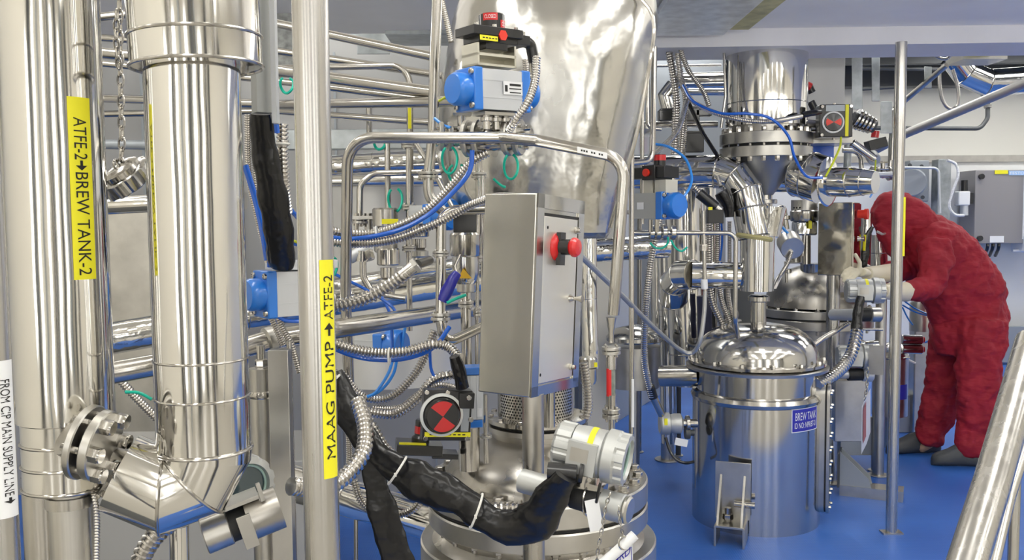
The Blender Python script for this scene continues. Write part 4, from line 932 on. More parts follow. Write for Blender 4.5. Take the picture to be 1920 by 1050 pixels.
for (x, y, R_, dd, tx, ax_) in ((708, 440, 15, 2.31, 'small white tie clipping the two sweeping conduits', V(1, 0, .2)), (730, 668, 15, 2.15, 'small white tie on the sagging conduit', V(1, 0, 0)), (528, 270, 14, 1.84, 'pale tie on the upright conduit', V(0, 0, 1))):
    solo('cable_tie', tx, 'cable tie', TIEW, MB().torus(W(x, y, dd), ax_, m(R_, dd), m(2, dd), 24, 6))
hose('left of two blue hoses hanging and converging below the sagging conduit', [(737, 672, 2.28), (728, 700, 2.28), (705, 735, 2.28), (685, 745, 2.28)], 6, LHOSE)
hose('right of two blue hoses hanging and converging below the sagging conduit', [(745, 668, 2.3), (738, 700, 2.3), (718, 728, 2.3), (690, 746, 2.3)], 6, LHOSE)
hose('blue hose crossing behind the arch leg at strainer height', [(600, 500, 2.5), (640, 520, 2.5), (690, 545, 2.5), (735, 575, 2.5), (745, 600, 2.5)], 6)
hose('blue hose dropping past the thick polished pipe', [(715, 555, 2.6), (732, 590, 2.6), (735, 630, 2.6), (736, 660, 2.6)], 6)
hose('blue hose behind, right of the dropping one', [(760, 610, 2.7), (755, 640, 2.7), (750, 665, 2.7)], 6, LHOSE)
hose('blue hose beside the conduit loop, near the box', [(806, 658, 2.2), (808, 690, 2.2), (816, 710, 2.2)], 6)
hose('thin yellow-green wire dropping by the blue hoses', [(735, 600, 2.62), (737, 640, 2.62)], 4, YGR, name='earth_wire', cat='wire')
for (x, y, R_, dd, tx, sq) in ((843, 300, 14, 2.35, 'green cable loop hanging under the valve row, left', 1.8), (958, 312, 13, 2.3, 'green cable loop hanging in front of the duct hood', 1.8), (858, 325, 17, 2.4, 'green cable ring by the hook-bend pipe', 1), (741, 375, 13, 2.9, 'green cable loop at the three-flanged pipe', 1.7),
                          (538, 160, 12, 2.8, 'green cable loop left of the nearest pole, near the top', 1.2), (622, 500, 10, 2.3, 'green cable loop right of the nearest pole', 1.8), (548, 560, 10, 2.0, 'green cable loop between left actuator and pole', 2.2), (712, 270, 10, 3.1, 'tiny green loop beneath the arch pipe', 1)):
    k = dd / F; c = W(x, y, dd); rs = []; n = 28; mb = MB()
    pts = [c + V(R_ * k * math.cos(a), .01 * math.sin(2 * a), R_ * k * sq * math.sin(a)) for a in [2.1 + i * (5.4 / n) for i in range(n + 1)]]
    solo('green_cable', tx, 'cable', GREEN, MB().sweep(pts, 2.6 * k, 6))
hose('green cable slanting from lever handle to the right', [(838, 568, 2.18), (855, 560, 2.18), (876, 552, 2.18)], 6, GREEN, name='green_cable', cat='cable')
hose('green cable strand right of the descending valve pipe', [(925, 335, 2.4), (940, 348, 2.4), (952, 352, 2.4)], 5, GREEN, name='green_cable', cat='cable')
# actuators among the clutter
t = thing('pneumatic_actuator', 'dim blue actuator block below the thick polished pipe', 'actuator', W(705, 640, 2.7)); actuator(t, fm(700, 645, 2.75, yaw=-25), L=80, ch=44, caps=(1,))
t = thing('pneumatic_actuator', 'small pale blue actuator behind the upper conduits', 'actuator', W(800, 410, 2.9)); actuator(t, fm(800, 402, 2.9, yaw=-35), L=74, ch=34, bolts=False, caps=(1,))
# black indicator box on its silver actuator
t = thing('position_indicator', 'black square position indicator box with red and black dial, left of the vessel', 'indicator', W(840, 830, 2.12))
Fi = fm(838, 778, 2.1, yaw=14, roll=4)
part(t, 'housing', BLACK, MB(Fi).box((0, 8, 0), (92, 30, 96)).box((34, 4, 30), (30, 36, 30)), bevel=.002)
part(t, 'dial_ring', mat('dial_white', (.7, .72, .7), .3), MB(Fi).lathe([(41, 0), (41, 6), (36, 8), (36, 0)], (-12, -6, 2), (0, -1, 0), 40))
dl = part(t, 'dial', BLACK, MB(Fi).lathe([(35, 0), (33, 16), (30, 20), (0, 20)], (-12, -6, 2), (0, -1, 0), 40))
for a0 in (55, 235):
    c = Vector((-12, -26.6, 2)); vs = [c] + [c + Vector((29 * math.cos(math.radians(a0 + q * 9)), 0, 29 * math.sin(math.radians(a0 + q * 9)))) for q in range(11)]
    part(dl, 'red_sector', RED, MB(Fi).add(vs, [(0, i, i + 1) for i in range(1, 11)]))
vs = [Vector((-12 + 34.6 * math.cos(math.radians(-50 + q * 10)), -6 - yy, 2 + 34.6 * math.sin(math.radians(-50 + q * 10)))) for yy in (3, 12) for q in range(11)]
part(dl, 'red_rim', RED, MB(Fi).add(vs, [(i, i + 1, i + 12, i + 11) for i in range(10)]))
tg_ = part(t, 'tag_strip', YELLOW, MB(Fi).box((2, -8, -36), (88, 1, 9))); dashes(tg_, lambda: MB(Fi), [((-30 + q * 9, -8.7, -36), (5.5, .4, 2.2)) for q in range(8)]); part(t, 'side_plate', GREYP, MB(Fi).box((34, -8, -2), (15, 1, 56)))
parts(t, 'screw', PIPE, MB(Fi).bcyl((-40, -4, -44), (-40, -9, -44), 4.5).bcyl((40, -4, -44), (40, -9, -44), 4.5).bcyl((-2, -4, 44), (-2, -9, 44), 4.5).bcyl((38, -10, 36), (38, -16, 36), 5).bcyl((-42, -4, 44), (-42, -9, 44), 4.5).bcyl((44, -10, -6), (44, -16, -6), 5))
sleeve('black cable boot entering the top of the black indicator box', [(852, 668, 2.08), (862, 700, 2.09), (868, 732, 2.1)], [20, 26, 26])
t = thing('pneumatic_actuator', 'upright silver actuator body with blue ends behind the black indicator box', 'actuator', W(885, 800, 2.2)); 
Fk = fm(886, 742, 2.2, yaw=10)
part(t, 'actuator_body', ALU, MB(Fk).box((0, 0, 0), (36, 40, 84)).box((-6, -20, 0), (3, 2, 84)).box((6, -20, 0), (3, 2, 84)), bevel=.001); part(t, 'end_cap', BLUE, MB(Fk).box((0, 0, 50), (38, 42, 14)), bevel=.002); part(t, 'end_cap', BLUE, MB(Fk).box((-2, 0, -50), (36, 42, 14)), bevel=.002)
part(t, 'plate', WHITE, MB(Fk).box((10, -21.5, -28), (9, 1, 16)))
# second black switch box lying flat behind it
t = thing('switch_box', 'flat black switch box with red ribbed dome, left of the square indicator', 'switch box', W(780, 855, 2.25)); Fj = fm(785, 838, 2.25, yaw=10, roll=5)
part(t, 'housing', BLACK, MB(Fj).box((0, 0, 0), (86, 60, 20)).box((50, 0, -12), (50, 40, 10)), bevel=.0015)
dm = part(t, 'dome', BLACK, MB(Fj).lathe([(17, 0), (17, 12), (12, 16), (12, 44), (10, 46), (0, 46)], (2, -4, 8), (0, 0, 1), 32)); part(dm, 'red_band', RED, MB(Fj).lathe([(12.5, 20), (12.6, 34)], (2, -4, 8), (0, 0, 1), 32, cap=False))
part(t, 'tag_strip', YELLOW, MB(Fj).box((-14, -26, 12), (50, 8, 3)))
# flow bits on the ground behind: legs and low frame left of the vessel
pipe('thin steel leg of a stand left of the black strap', [(668, 955, 2.6), (668, 1200, 2.6)], 9)
for (px, py, txt, L_) in ((1128, 0, 0, 0),): pass
# white tag, chains and rolled sign
t = thing('hanging_tag', 'blank white plastic tag hanging below the round transmitter', 'tag', W(1112, 1000, 1.7))
part(t, 'card', WHITE, MB(fm(1114, 966, 1.7, roll=-10, yaw=6)).box((0, 0, 0), (27, 1.5, 62))); part(t, 'black_tie', BLACK, MB().sweep(path([(1126, 905, 1.69), (1122, 922, 1.69), (1118, 942, 1.7)]), .003, 8))
chain('thin steel chain hanging in front of the white tag', [(1144, 925, ), (1136, 950), (1130, 985), (1122, 1025), (1118, 1060)], 1.67, 14)
chain('short thin chain from the sensor barrel to the rolled sign', [(1160, 950), (1163, 980), (1170, 1010)], 1.66, 12)
t = thing('hazard_sign', 'white rolled plastic sign with dark lettering at the bottom edge', 'sign', W(1165, 1060, 1.62))
part(t, 'rolled_edge', WHITE, MB().sweep(path([(1190, 1003, 1.62), (1170, 1022, 1.62), (1110, 1075, 1.62)]), m(10, 1.62), 16))
u_ = W(1186, 1022, 1.62) - W(1130, 1070, 1.62); o_ = W(1130, 1070, 1.62)
part(t, 'sheet', WHITE, MB().hexa([W(1186, 1018, 1.63), W(1188, 1110, 1.63), W(1120, 1170, 1.63), W(1120, 1075, 1.63)], [W(1186, 1018, 1.633), W(1188, 1110, 1.633), W(1120, 1170, 1.633), W(1120, 1075, 1.633)]))
o_ = W(1150, 1062, 1.628); part(t, 'lettering', SIGNB, text_on('ARD', o_, W(1182, 1038, 1.628) - o_, W(1150, 1044, 1.628) - o_))
part(t, 'border', SIGNB, MB().sweep(path([(1134, 1068, 1.628), (1184, 1026, 1.628), (1185, 1090, 1.628)]), .0012, 4))
part(t, 'grommet', PIPE, MB().torus(W(1170, 1018, 1.615), V(.5, -1, .2), m(12, 1.62), m(2, 1.62), 24, 6))
conduit('thick conduit crossing behind the box post at flange height', [(900, 962, 2.02), (945, 955, 2.02), (1000, 958, 2.02), (1040, 965, 2.02)], 30, CG)
conduit('conduit standing beside the vessel neck, right of the box post', [(1094, 680, 2.3), (1100, 720, 2.3), (1103, 760, 2.3), (1098, 785, 2.3)], 17, CG)
t = thing('level_sensor', 'small steel-cupped sensor on the vessel, right of the control box', 'sensor', W(1105, 720, 2.4)); Fl = fm(1102, 690, 2.45)
part(t, 'cup', PIPE, MB(Fl).lathe([(14, -30), (17, -24), (17, 0), (14, 2), (0, 2)], (0, 0, 0), (0, 0, 1), 32)); part(t, 'cap', PIPE, MB(Fl).lathe([(18, 2), (18, 18), (15, 21), (0, 21)], (0, 0, 0), (0, 0, 1), 32)); part(t, 'tag_strip', YELLOW, MB(Fl).box((14, -12, 8), (6, 6, 8)))
# grey machine housing behind the right side of the vessel
p1_ = W(1098, 831, 6.38); p2_ = W(1237, 743, 8.09)
solo('machine_housing', 'blue-grey sheet steel machine housing on the floor behind the sight hose', 'housing', GREYP, MB().hexa([V(p1_.x, 6.38, 0), V(p2_.x, 8.09, 0), V(p2_.x - .7, 8.3, 0), V(p1_.x - .7, 6.6, 0)], [V(p1_.x, 6.38, .54), V(p2_.x, 8.09, .5), V(p2_.x - .7, 8.3, .5), V(p1_.x - .7, 6.6, .54)]), bevel=.004)
hclad('vertical clad pipe with dark creases right of the control box', [(1104, 430, 3.3), (1104, 560, 3.3), (1108, 690, 3.3)], 30, (1,), material=CLAD2)
# ================================================================ right half: brew tank and column
d = 4.76; pc = W(1416, 900, d); C1 = V(pc.x, pc.y, 0); zb = lambda y: W(1416, y, d).z; k = lambda px: m(px, d)
t = thing('brew_tank', 'polished round tank with domed lid and blue BREW TANK sign on the floor', 'tank', C1)
RB = k(118)
TB = TANK
def L1(prof, seg=96, C=C1): return MB().lathe(prof, C, (0, 0, 1), seg)
part(t, 'body', TB, L1([(RB, .0), (RB, zb(742))])); part(t, 'shoulder_bead', PIPE, L1([(RB * .97, zb(748)), (RB * 1.015, zb(744)), (RB * 1.03, zb(738)), (RB * 1.0, zb(731)), (RB * .93, zb(727))]))
part(t, 'upper_shell', TB, L1([(RB * .94, zb(735)), (RB * .94, zb(690))]))
part(t, 'lid_flange', SAT, L1([(k(118), zb(690)), (k(130), zb(688)), (k(131), zb(683)), (k(126), zb(680)), (k(118), zb(679))])); part(t, 'lid_ring', PIPE, L1([(k(112), zb(679)), (k(127), zb(678)), (k(127), zb(673)), (k(112), zb(671))]))
prof = []
for i in range(16):
    u = i / 15 * PI / 2; prof.append((k(113) * math.cos(u) ** .75 if i < 15 else 0.001, zb(672) + (zb(604) - zb(672)) * math.sin(u) ** .9))
part(t, 'lid', TANK, L1(prof))
for i in range(14):
    an = 2 * PI * i / 14 + .2; q = C1 + V(math.cos(an), math.sin(an), 0) * k(121); part(t, 'lid_clamp', PIPE, MB().hexb(q + V(0, 0, zb(673)), (0, 0, 1), .011, .018).cyl(q + V(0, 0, zb(690)), q + V(0, 0, zb(673)), .006))
part(t, 'inlet_neck', PIPE, L1([(k(24), zb(640)), (k(14.5), zb(628)), (k(14.5), zb(552))], 40, C1 + V(k(3), 0, 0))); part(t, 'neck_ferrule', PIPE, L1([(k(15), zb(566)), (k(20), zb(564)), (k(20), zb(556)), (k(15), zb(553))], 40, C1 + V(k(3), 0, 0)))
# sign, wrapped
def wrap_sheet(par, C, R, th0, th1, z0, z1, e, name, material, texts=()):
    n = 12; S = lambda a, z, ee=e: V(C.x + (R + ee) * math.sin(a), C.y - (R + ee) * math.cos(a), z)
    vs = []
    for i in range(n + 1): a = th0 + (th1 - th0) * i / n; vs += [S(a, z0), S(a, z1)]
    o = part(par, name, material, MB().add(vs, [(2 * i, 2 * i + 2, 2 * i + 3, 2 * i + 1) for i in range(n)]))
    for s, a0, a1, b0, b1 in texts:
        tv, tf = textmesh(s); part(o, 'lettering', WHITE, MB().add([S(th0 + (th1 - th0) * (a0 + (a1 - a0) * p), z0 + (z1 - z0) * (b0 + (b1 - b0) * q), e + .0012) for p, q in tv], tf))
    return o
th = lambda px: math.asin((px - 1416) / 118 * .985)
zsg = lambda y: W(1478, y, 4.49).z
wrap_sheet(t, C1, RB, th(1449), th(1507), zsg(808), zsg(764), .001, 'sign_border', WHITE)
wrap_sheet(t, C1, RB, th(1450.5), th(1505.5), zsg(806.5), zsg(765.5), .0018, 'sign', SIGNB, (('BREW TANK', .09, .93, .50, .85), ('ID NO: NPR/BT-01', .07, .93, .14, .40)))
# sight channel on the right
an = math.radians(66); nrm = V(math.sin(an), -math.cos(an), 0); tg = V(math.cos(an), math.sin(an), 0)
def chan(off, hw, za, zb_, e0, e1, mbx):
    pr = []
    n = 10; c = C1 + nrm * RB + tg * off
    for i in range(n + 1): u = PI * i / n; pr.append((math.cos(u) * hw, zb_ - hw + math.sin(u) * hw))
    for i in range(n + 1): u = PI + PI * i / n; pr.append((math.cos(u) * hw, za + hw + math.sin(u) * hw))
    return mbx.rings([[c + tg * a + V(0, 0, z) + nrm * e for a, z in pr] for e in (e0, e1)])
za, zb_ = zb(945), zb(712)
sg = part(t, 'sight_channel', SAT, chan(0, .05, za, zb_, -.03, .022, MB()), bevel=.002); part(sg, 'gasket', GAP, chan(0, .046, za + .004, zb_ - .004, .022, .03, MB())); part(sg, 'cover_strip', SAT, chan(0, .05, za, zb_, .03, .046, MB()), bevel=.002)
part(sg, 'glass', GLASS, chan(0, .018, za + .05, zb_ - .05, .046, .048, MB()))
for i in range(9):
    for s_ in (-1, 1):
        q = C1 + nrm * (RB + .046) + tg * s_ * .037 + V(0, 0, za + .04 + i * (zb_ - za - .08) / 8); part(sg, 'bolt', PIPE, MB().hexb(q, nrm, .009, .012))
# foot bracket
q0 = W(1373, 990, 4.42); F_ = Matrix.Translation(V(q0.x, q0.y, 0)) @ Matrix.Rotation(math.radians(-20), 4, 'Z') @ Matrix.Scale(4.42 / F, 4)
br = part(t, 'foot_bracket', SAT, MB(F_).box((0, -22, 38), (52, 62, 4)).box((-26, -22, 19), (4, 62, 38)).box((26, -22, 19), (4, 62, 38)).box((0, 6, 92), (66, 4, 110)), bevel=.001)
for sx in (-22, 22):
    part(br, 'gusset', SAT, MB(F_).hexa([(sx - 2, 5, 40), (sx - 2, -50, 40), (sx - 2, -44, 56), (sx - 2, 5, 124)], [(sx + 2, 5, 40), (sx + 2, -50, 40), (sx + 2, -44, 56), (sx + 2, 5, 124)]))
part(br, 'bolt', PIPE, MB(F_).cyl((-6, -20, 38), (-6, -20, 66), 6, seg=10).hexb((-6, -20, 44), (0, 0, 1), 10, 10)); part(br, 'pin', PIPE, MB(F_).cyl((4, -6, 70), (42, -6, 70), 6, seg=12))
# level switch on its left side
F_ = fm(1262, 794, 4.62, yaw=0)
lv = thing('level_switch', 'small round-headed level switch on the left flank of the brew tank', 'switch', W(1250, 820, 4.62))
part(lv, 'cover', CAST, MB(F_).lathe([(18, -26), (21, -23), (21, -8), (18, -6)], (0, 0, 0), (1, 0, 0), 24)); part(lv, 'housing', CAST, MB(F_).lathe([(17, -6), (19, 2), (19, 14), (12, 18)], (0, 0, 0), (1, 0, 0), 24))
part(lv, 'tag_strip', YELLOW, MB(F_).box((-17, -20, 8), (6, 4, 12))); part(lv, 'tube', PIPE, MB(F_).cyl((16, 0, 0), (46, 0, 0), 8)); part(lv, 'clamp', PIPE, MB(F_).bcyl((24, 0, 0), (31, 0, 0), 15)); 
part(lv, 'tag', WHITE, MB(F_).box((14, -10, -34), (24, 1, 14), Matrix.Rotation(.2, 3, 'Y')))
part(lv, 'lower_clamp', DGREY, MB(F_).bcyl((22, 0, -18), (32, 0, -18), 12).cyl((28, 0, -18), (40, 0, -18), 6))
pipe('wide stub pipe with blue reflection on the left shoulder of the brew tank', [(1240, 705, 4.9), (1312, 704, 4.8)], 40)
hose('black cable curling from level switch to the brew tank foot', [(1248, 820, 4.6), (1256, 845, 4.58), (1268, 862, 4.55), (1285, 868, 4.55), (1300, 866, 4.6)], 6, BLACK, name='black_cable', cat='cable')
conduit('long conduit swinging down to the level switch left of the brew tank', [(1262, 330, 4.4), (1240, 400, 4.4), (1222, 480, 4.4), (1212, 560, 4.4), (1208, 640, 4.45), (1210, 690, 4.5), (1222, 745, 4.55)], 13)
t = thing('conduit_connector', 'black-banded straight connector above the level switch', 'connector', W(1235, 780, 4.6)); part(t, 'boot', BLACK, MB().cyl(W(1219, 725, 4.54), W(1225, 745, 4.56), m(9, 4.5))); part(t, 'tube', PIPE, MB().bcyl(W(1224, 742, 4.56), W(1241, 778, 4.6), m(7.5, 4.5)))
# braided hose across
hose('braided steel hose slung from behind the control box to the brew tank lid', [(1080, 470, 3.0), (1110, 500, 3.1), (1160, 548, 3.4), (1220, 608, 3.9), (1270, 652, 4.3), (1296, 662, 4.35), (1312, 640, 4.3), (1320, 590, 4.3), (1322, 545, 4.3)], 12, BRAID, name='braided_hose')
t = thing('hose_fitting', 'slim white-collared fitting standing on the braided hose end', 'fitting', W(1316, 545, 4.3)); part(t, 'rod', PIPE, MB().cyl(W(1322, 548, 4.3), W(1318, 395, 4.3), m(4, 4.3))); part(t, 'collar', WHITE, MB().bcyl(W(1321, 542, 4.3), W(1320, 524, 4.3), m(6.5, 4.3))); part(t, 'nut', PIPE, MB().hexb(W(1319, 470, 4.3), (0, 0, 1), m(8, 4.3), .03))
# column above the tank
cc = W(1437, 160, 4.9); CC = V(cc.x, cc.y, 0); zq = lambda y: W(1430, y, 4.9).z; k = lambda px: m(px, 4.9)
t = thing('process_tower', 'wide mirror-clad tower with flange pair and cone above the brew tank', 'column', V(CC.x, CC.y, zq(368)))
part(t, 'shell', CLAD, L1([(k(74), zq(238)), (k(74), zq(195)), (k(74), 3.3)], 72, CC)); part(t, 'seam', PIPE, MB().torus(CC + V(0, 0, zq(196)), (0, 0, 1), k(74), .003, 64, 6))
part(t, 'neck', DOME, L1([(k(68), zq(256)), (k(68), zq(236))], 72, CC))
part(t, 'upper_flange', SAT, MB().bcyl(CC + V(0, 0, zq(273)), CC + V(0, 0, zq(252)), k(84), .002, 72)); part(t, 'gasket', GAP, MB().cyl(CC + V(0, 0, zq(279)), CC + V(0, 0, zq(272)), k(78), seg=48)); part(t, 'lower_flange', SAT, MB().bcyl(CC + V(0, 0, zq(297)), CC + V(0, 0, zq(278)), k(84), .002, 72))
for i in range(20):
    an = 2 * PI * i / 20; q = CC + V(math.cos(an), math.sin(an), 0) * k(76)
    part(t, 'bolt', PIPE, MB().hexb(q + V(0, 0, zq(252)), (0, 0, 1), .014, .03).cyl(q + V(0, 0, zq(306)), q + V(0, 0, zq(250)), .009, seg=8).hexb(q + V(0, 0, zq(297)), (0, 0, -1), .014, .025))
part(t, 'cone', mat('dark_cone_steel', (.32, .33, .35), .42, .8, var=(5, .1, .3)), L1([(k(14), zq(366)), (k(64), zq(297))], 64, CC))
part(t, 'outlet', PIPE, L1([(k(13), zq(392)), (k(13), zq(366))], 32, CC)); part(t, 'outlet_clamp', PIPE, MB().bcyl(CC + V(0, 0, zq(382)), CC + V(0, 0, zq(374)), k(22)))
solo('square_duct', 'flat grey rectangular duct beside the wide column under the beam', 'duct', mat('duct_grey', (.5, .5, .49), .5, .4, var=(3, .05, .3)), MB().box(W(1547, 160, 5.4) + V(0, .15, .2), (m(74, 5.4), .3, 1.0) ), bevel=.004)
solo('mounting_plate', 'thick steel plate sticking out right of the column flange', 'plate', SAT, MB().box(W(1545, 262, 5.0), (m(76, 5), .25, m(20, 5))), bevel=.002)
solo('blue_drum', 'blue painted block below the steel plate, above the clad disc', 'housing', HOSE, MB().box(W(1535, 288, 5.15), (m(44, 5.1), .12, m(28, 5.1))), bevel=.004)
ins = thing('insulated_pipe', 'upright clad pipe with flared top feeding the brew tank', 'pipe', W(1419, 545, 4.75)); kk = lambda px: m(px, 4.75)
q = W(1419, 545, 4.75); part(ins, 'main_cladding', CLAD, MB().lathe([(kk(31), 0), (kk(32), W(1419, 432, 4.75).z - q.z)], q, (0, 0, 1), 40), sharp=20)
q2 = W(1440, 442, 4.72); part(ins, 'flared_top', CLAD2, MB().lathe([(kk(22), 0), (kk(27), W(1445, 388, 4.72).z - q2.z), (kk(25), W(1445, 388, 4.72).z - q2.z)], q2, V(.12, 0, 1), 36))
t = hclad('fat clad pipe entering from the left with segmented elbow above the tank inlet', [(1180, 324, 5.0), (1345, 321, 4.85), (1378, 332, 4.8), (1398, 360, 4.76), (1405, 392, 4.74), (1414, 444, 4.72)], 60, (1, 2, 3, 4, 5), br=.005)
solo('frayed_insulation', 'frayed yellowish insulation rim under the segmented elbow', 'insulation', mat('glass_wool', (.42, .38, .18), .9), MB().torus(W(1414, 445, 4.71), V(.15, 0, 1), m(30, 4.7), m(5, 4.7), 40, 6))
t = hclad('bright horizontal clad pipe with elbow, crossing left of the upright tank inlet pipe', [(1392, 517, 4.8), (1298, 515, 4.85)], 50); 
t = hclad('round elbow joining the bright horizontal pipe to the clad riser', [(1300, 515, 4.86), (1278, 516, 4.92), (1264, 530, 5.05), (1262, 560, 5.15)], 56, (0, 1, 2, 3))
hclad('tall clad riser left of the brew tank, widest of its row', [(1282, 335, 5.4), (1286, 560, 5.4), (1290, 662, 5.4), (1292, 720, 5.4)], 72, (2,))
hclad('narrow clad riser left of the widest riser', [(1247, 420, 5.5), (1250, 580, 5.5), (1251, 592, 5.5), (1254, 830, 5.5)], 30, (1, 2))
hclad('clad riser right of the widest riser, behind the hose fitting', [(1322, 335, 5.6), (1326, 640, 5.6)], 40)
vpole('steel stand leg on the blue floor left of the brew tank', 1252, 800, 5.9, 26, 700, None, SAT); vpole('dark stand leg just right of the other stand leg, left of brew tank', 1272, 800, 6.0, 10, 700, None, DGREY)
hclad('clad pipe seen between control box and vertical poles', [(1030, 474, 4.6), (1110, 470, 4.6), (1250, 462, 4.7)], 44, (1,), material=CLAD2)
solo('cylinder_tank_lid', 'dark-rimmed vessel lid partly hidden behind the thin poles', 'tank lid', TANK, MB().lathe([(m(50, 5.2), 0), (m(54, 5.2), .01), (m(54, 5.2), .03), (m(40, 5.2), .07), (m(5, 5.2), .10)], W(1190, 640, 5.2), (0, 0, 1), 48))
t_, a_, b_, R_ = tank('buffer_tank', 'matt steel tank on the floor behind the thin poles', 1190, 700, 5.25, 96, 648, 724, SAT, rim=False); part(t_, 'leg', SAT, MB().cyl(V(b_.x, b_.y, 0), b_, .03))
hclad('tall pale insulated pipe with white band behind the thin poles', [(1232, 480, 5.7), (1234, 610, 5.7), (1235, 640, 5.7)], 26, (1,))
# thin poles
vpole('thin pole with white tape, left one of the pair behind the vessel flange', 1184, 600, 3.6, 10, 230, None, PIPE)
vpole('thin darker pole, right one of the pair behind the vessel flange', 1199, 600, 6.1, 9, 380, None, PIPE)
a, b = vpts(1184, 600, 3.6); solo('tape_label', 'long white tape on the thin left pole', 'label', WHITE, MB().box(V(a.x + .004, a.y - m(5, 3.6) - .001, W(1183, 755, 3.6).z), (m(5, 3.6), .002, m(92, 3.6))))
pipe('thin pale tube from the beam bending left to the arch pipe corner', [(1227, 88, 3.9), (1223, 302, 3.9), (1168, 308, 3.8)], 11, fr=2)
pipe('slim tube pair behind the duct rim, left one', [(1204, 180, 4.4), (1204, 420, 4.4)], 8, group='slim tubes behind the duct rim')
pipe('slim tube pair behind the duct rim, right one', [(1215, 130, 4.6), (1214, 240, 4.6), (1240, 242, 4.6)], 8, group='slim tubes behind the duct rim')
nozzle('flanged vertical line carrying the right blue actuator, upper joint', 1184, 395, 470, 4.3, 10, 2.2, (398, 470), name='steel_tube', cat='tube')
pipe('long level pipe from the flanged line, turning down to the brew tank lid', [(1186, 436, 4.3), (1380, 437, 4.3), (1378, 600, 4.3), (1384, 632, 4.4)], 9, fr=2.0)
for i, x in enumerate((1222, 1234, 1246, 1262)): 
    q = W(x, 436, 4.3); solo('pipe_clamp', 'clamp ring %s on the level pipe under the right blue actuator' % ('nearest the flanged line', 'second from the flanged line', 'third from the flanged line', 'farthest from the flanged line')[i], 'clamp', PIPE, MB().bcyl(q - V(.012, 0, 0), q + V(.012, 0, 0), m(14, 4.3), .003))
# right blue actuator set
F_ = fm(1226, 386, 4.15, yaw=-52); F_ = F_ @ Matrix.Scale(.80, 4)
t = thing('pneumatic_actuator', 'grey actuator with one blue end facing right, above the level pipe', 'actuator', W(1232, 415, 4.15)); actuator(t, F_, L=110, ch=60, body=CAST, caps=(1,))
part(t, 'mounting', mat('cream_block', (.6, .58, .5), .5), MB(F_).box((0, 0, 46), (26, 40, 34)).box((38, 0, 44), (34, 40, 30))); part(t, 'maker_plate', WHITE, MB(F_).box((-14, -31, 0), (20, 1, 16)))
for sx in (-10, 10): part(t, 'stand_off', PIPE, MB(F_).cyl((sx, 0, -62), (sx, 0, -32), 5, seg=8))
s = part(t, 'switch_box', BLACK, MB(F_).box((0, 0, 76), (110, 50, 26)).box((-50, 0, 84), (50, 40, 12)).box((10, 0, 76), (40, 60, 34)), bevel=.002); part(s, 'red_plug', ORED, MB(F_).cyl((6, -29, 76), (6, -36, 76), 9, seg=12))
dmm = part(s, 'dome', BLACK, MB(F_).cyl((18, 0, 90), (18, 0, 118), 14, seg=20)); part(dmm, 'red_band', RED, MB(F_).lathe([(14.5, 104), (14.5, 117)], (18, 0, 0), (0, 0, 1), 20, cap=False))
hose('blue hose arching from the right actuator over the fat clad pipe', [(1228, 270, 4.3), (1255, 276, 4.25), (1285, 298, 4.2), (1297, 335, 4.15), (1285, 365, 4.1), (1262, 386, 4.1)], 5, LHOSE)
hose('green cable loop under the level pipe, left one', [(1219, 455, 4.2), (1228, 464, 4.2), (1242, 465, 4.2), (1252, 456, 4.2), (1252, 444, 4.2)], 4, GREEN, name='green_cable', cat='cable')
hose('green cable loop under the level pipe, right one', [(1258, 450, 4.2), (1266, 464, 4.2), (1278, 471, 4.2), (1290, 462, 4.2)], 4, GREEN, name='green_cable', cat='cable')
hose('thin green cable on the fat elbow cladding', [(1420, 432, 4.68), (1428, 428, 4.68), (1430, 420, 4.68)], 4, GREEN, name='green_cable', cat='cable')
# conduits falling from the beam
GC = 'conduits falling from the beam'
conduit('left conduit of the bundle falling straight from the beam', [(1252, 85, 4.75), (1262, 140, 4.75), (1268, 190, 4.75), (1266, 240, 4.75), (1264, 290, 4.75)], 14, GC)
conduit('middle conduit of the beam bundle, bulging right', [(1268, 85, 4.8), (1276, 140, 4.8), (1286, 190, 4.8), (1280, 240, 4.8), (1276, 290, 4.8)], 12, GC)
conduit('conduit leaving the beam bundle to the right then vertical', [(1274, 85, 4.7), (1290, 130, 4.7), (1318, 170, 4.7), (1330, 200, 4.7)], 10, GC)
conduit('long conduit sweeping from the beam bundle across the column flange', [(1270, 100, 4.7), (1278, 155, 4.7), (1300, 190, 4.65), (1345, 213, 4.5), (1400, 226, 4.45), (1450, 227, 4.45), (1502, 218, 4.6)], 9, GC)
conduit('conduit crossing back left below the beam bundle to the arch corner', [(1288, 190, 4.7), (1270, 245, 4.6), (1235, 282, 4.5), (1205, 308, 4.4)], 10, GC)
conduit('lower right conduit of the bundle near the black block', [(1282, 215, 4.9), (1284, 250, 4.9), (1280, 290, 4.9)], 10, GC)
hose('blue hose looping from beam bundle across the column down to the clad disc', [(1280, 160, 4.68), (1300, 190, 4.6), (1350, 212, 4.48), (1400, 213, 4.42), (1445, 222, 4.4), (1478, 255, 4.4), (1490, 295, 4.42), (1512, 330, 4.5), (1545, 333, 4.5)], 5)
hose('yellow-green wire rising from the clad disc to the indicator box', [(1548, 331, 4.5), (1562, 305, 4.55), (1575, 275, 4.6), (1577, 255, 4.65)], 4, YGR, name='earth_wire', cat='wire')
solo('black_brace', 'flat black cable slanting from the beam bundle to the elbow top', 'cable', RUBBER, MB().sweep(path([(1290, 190, 4.75), (1318, 250, 4.75), (1345, 292, 4.8)]), m(9, 4.75), 8, (1, .4)))
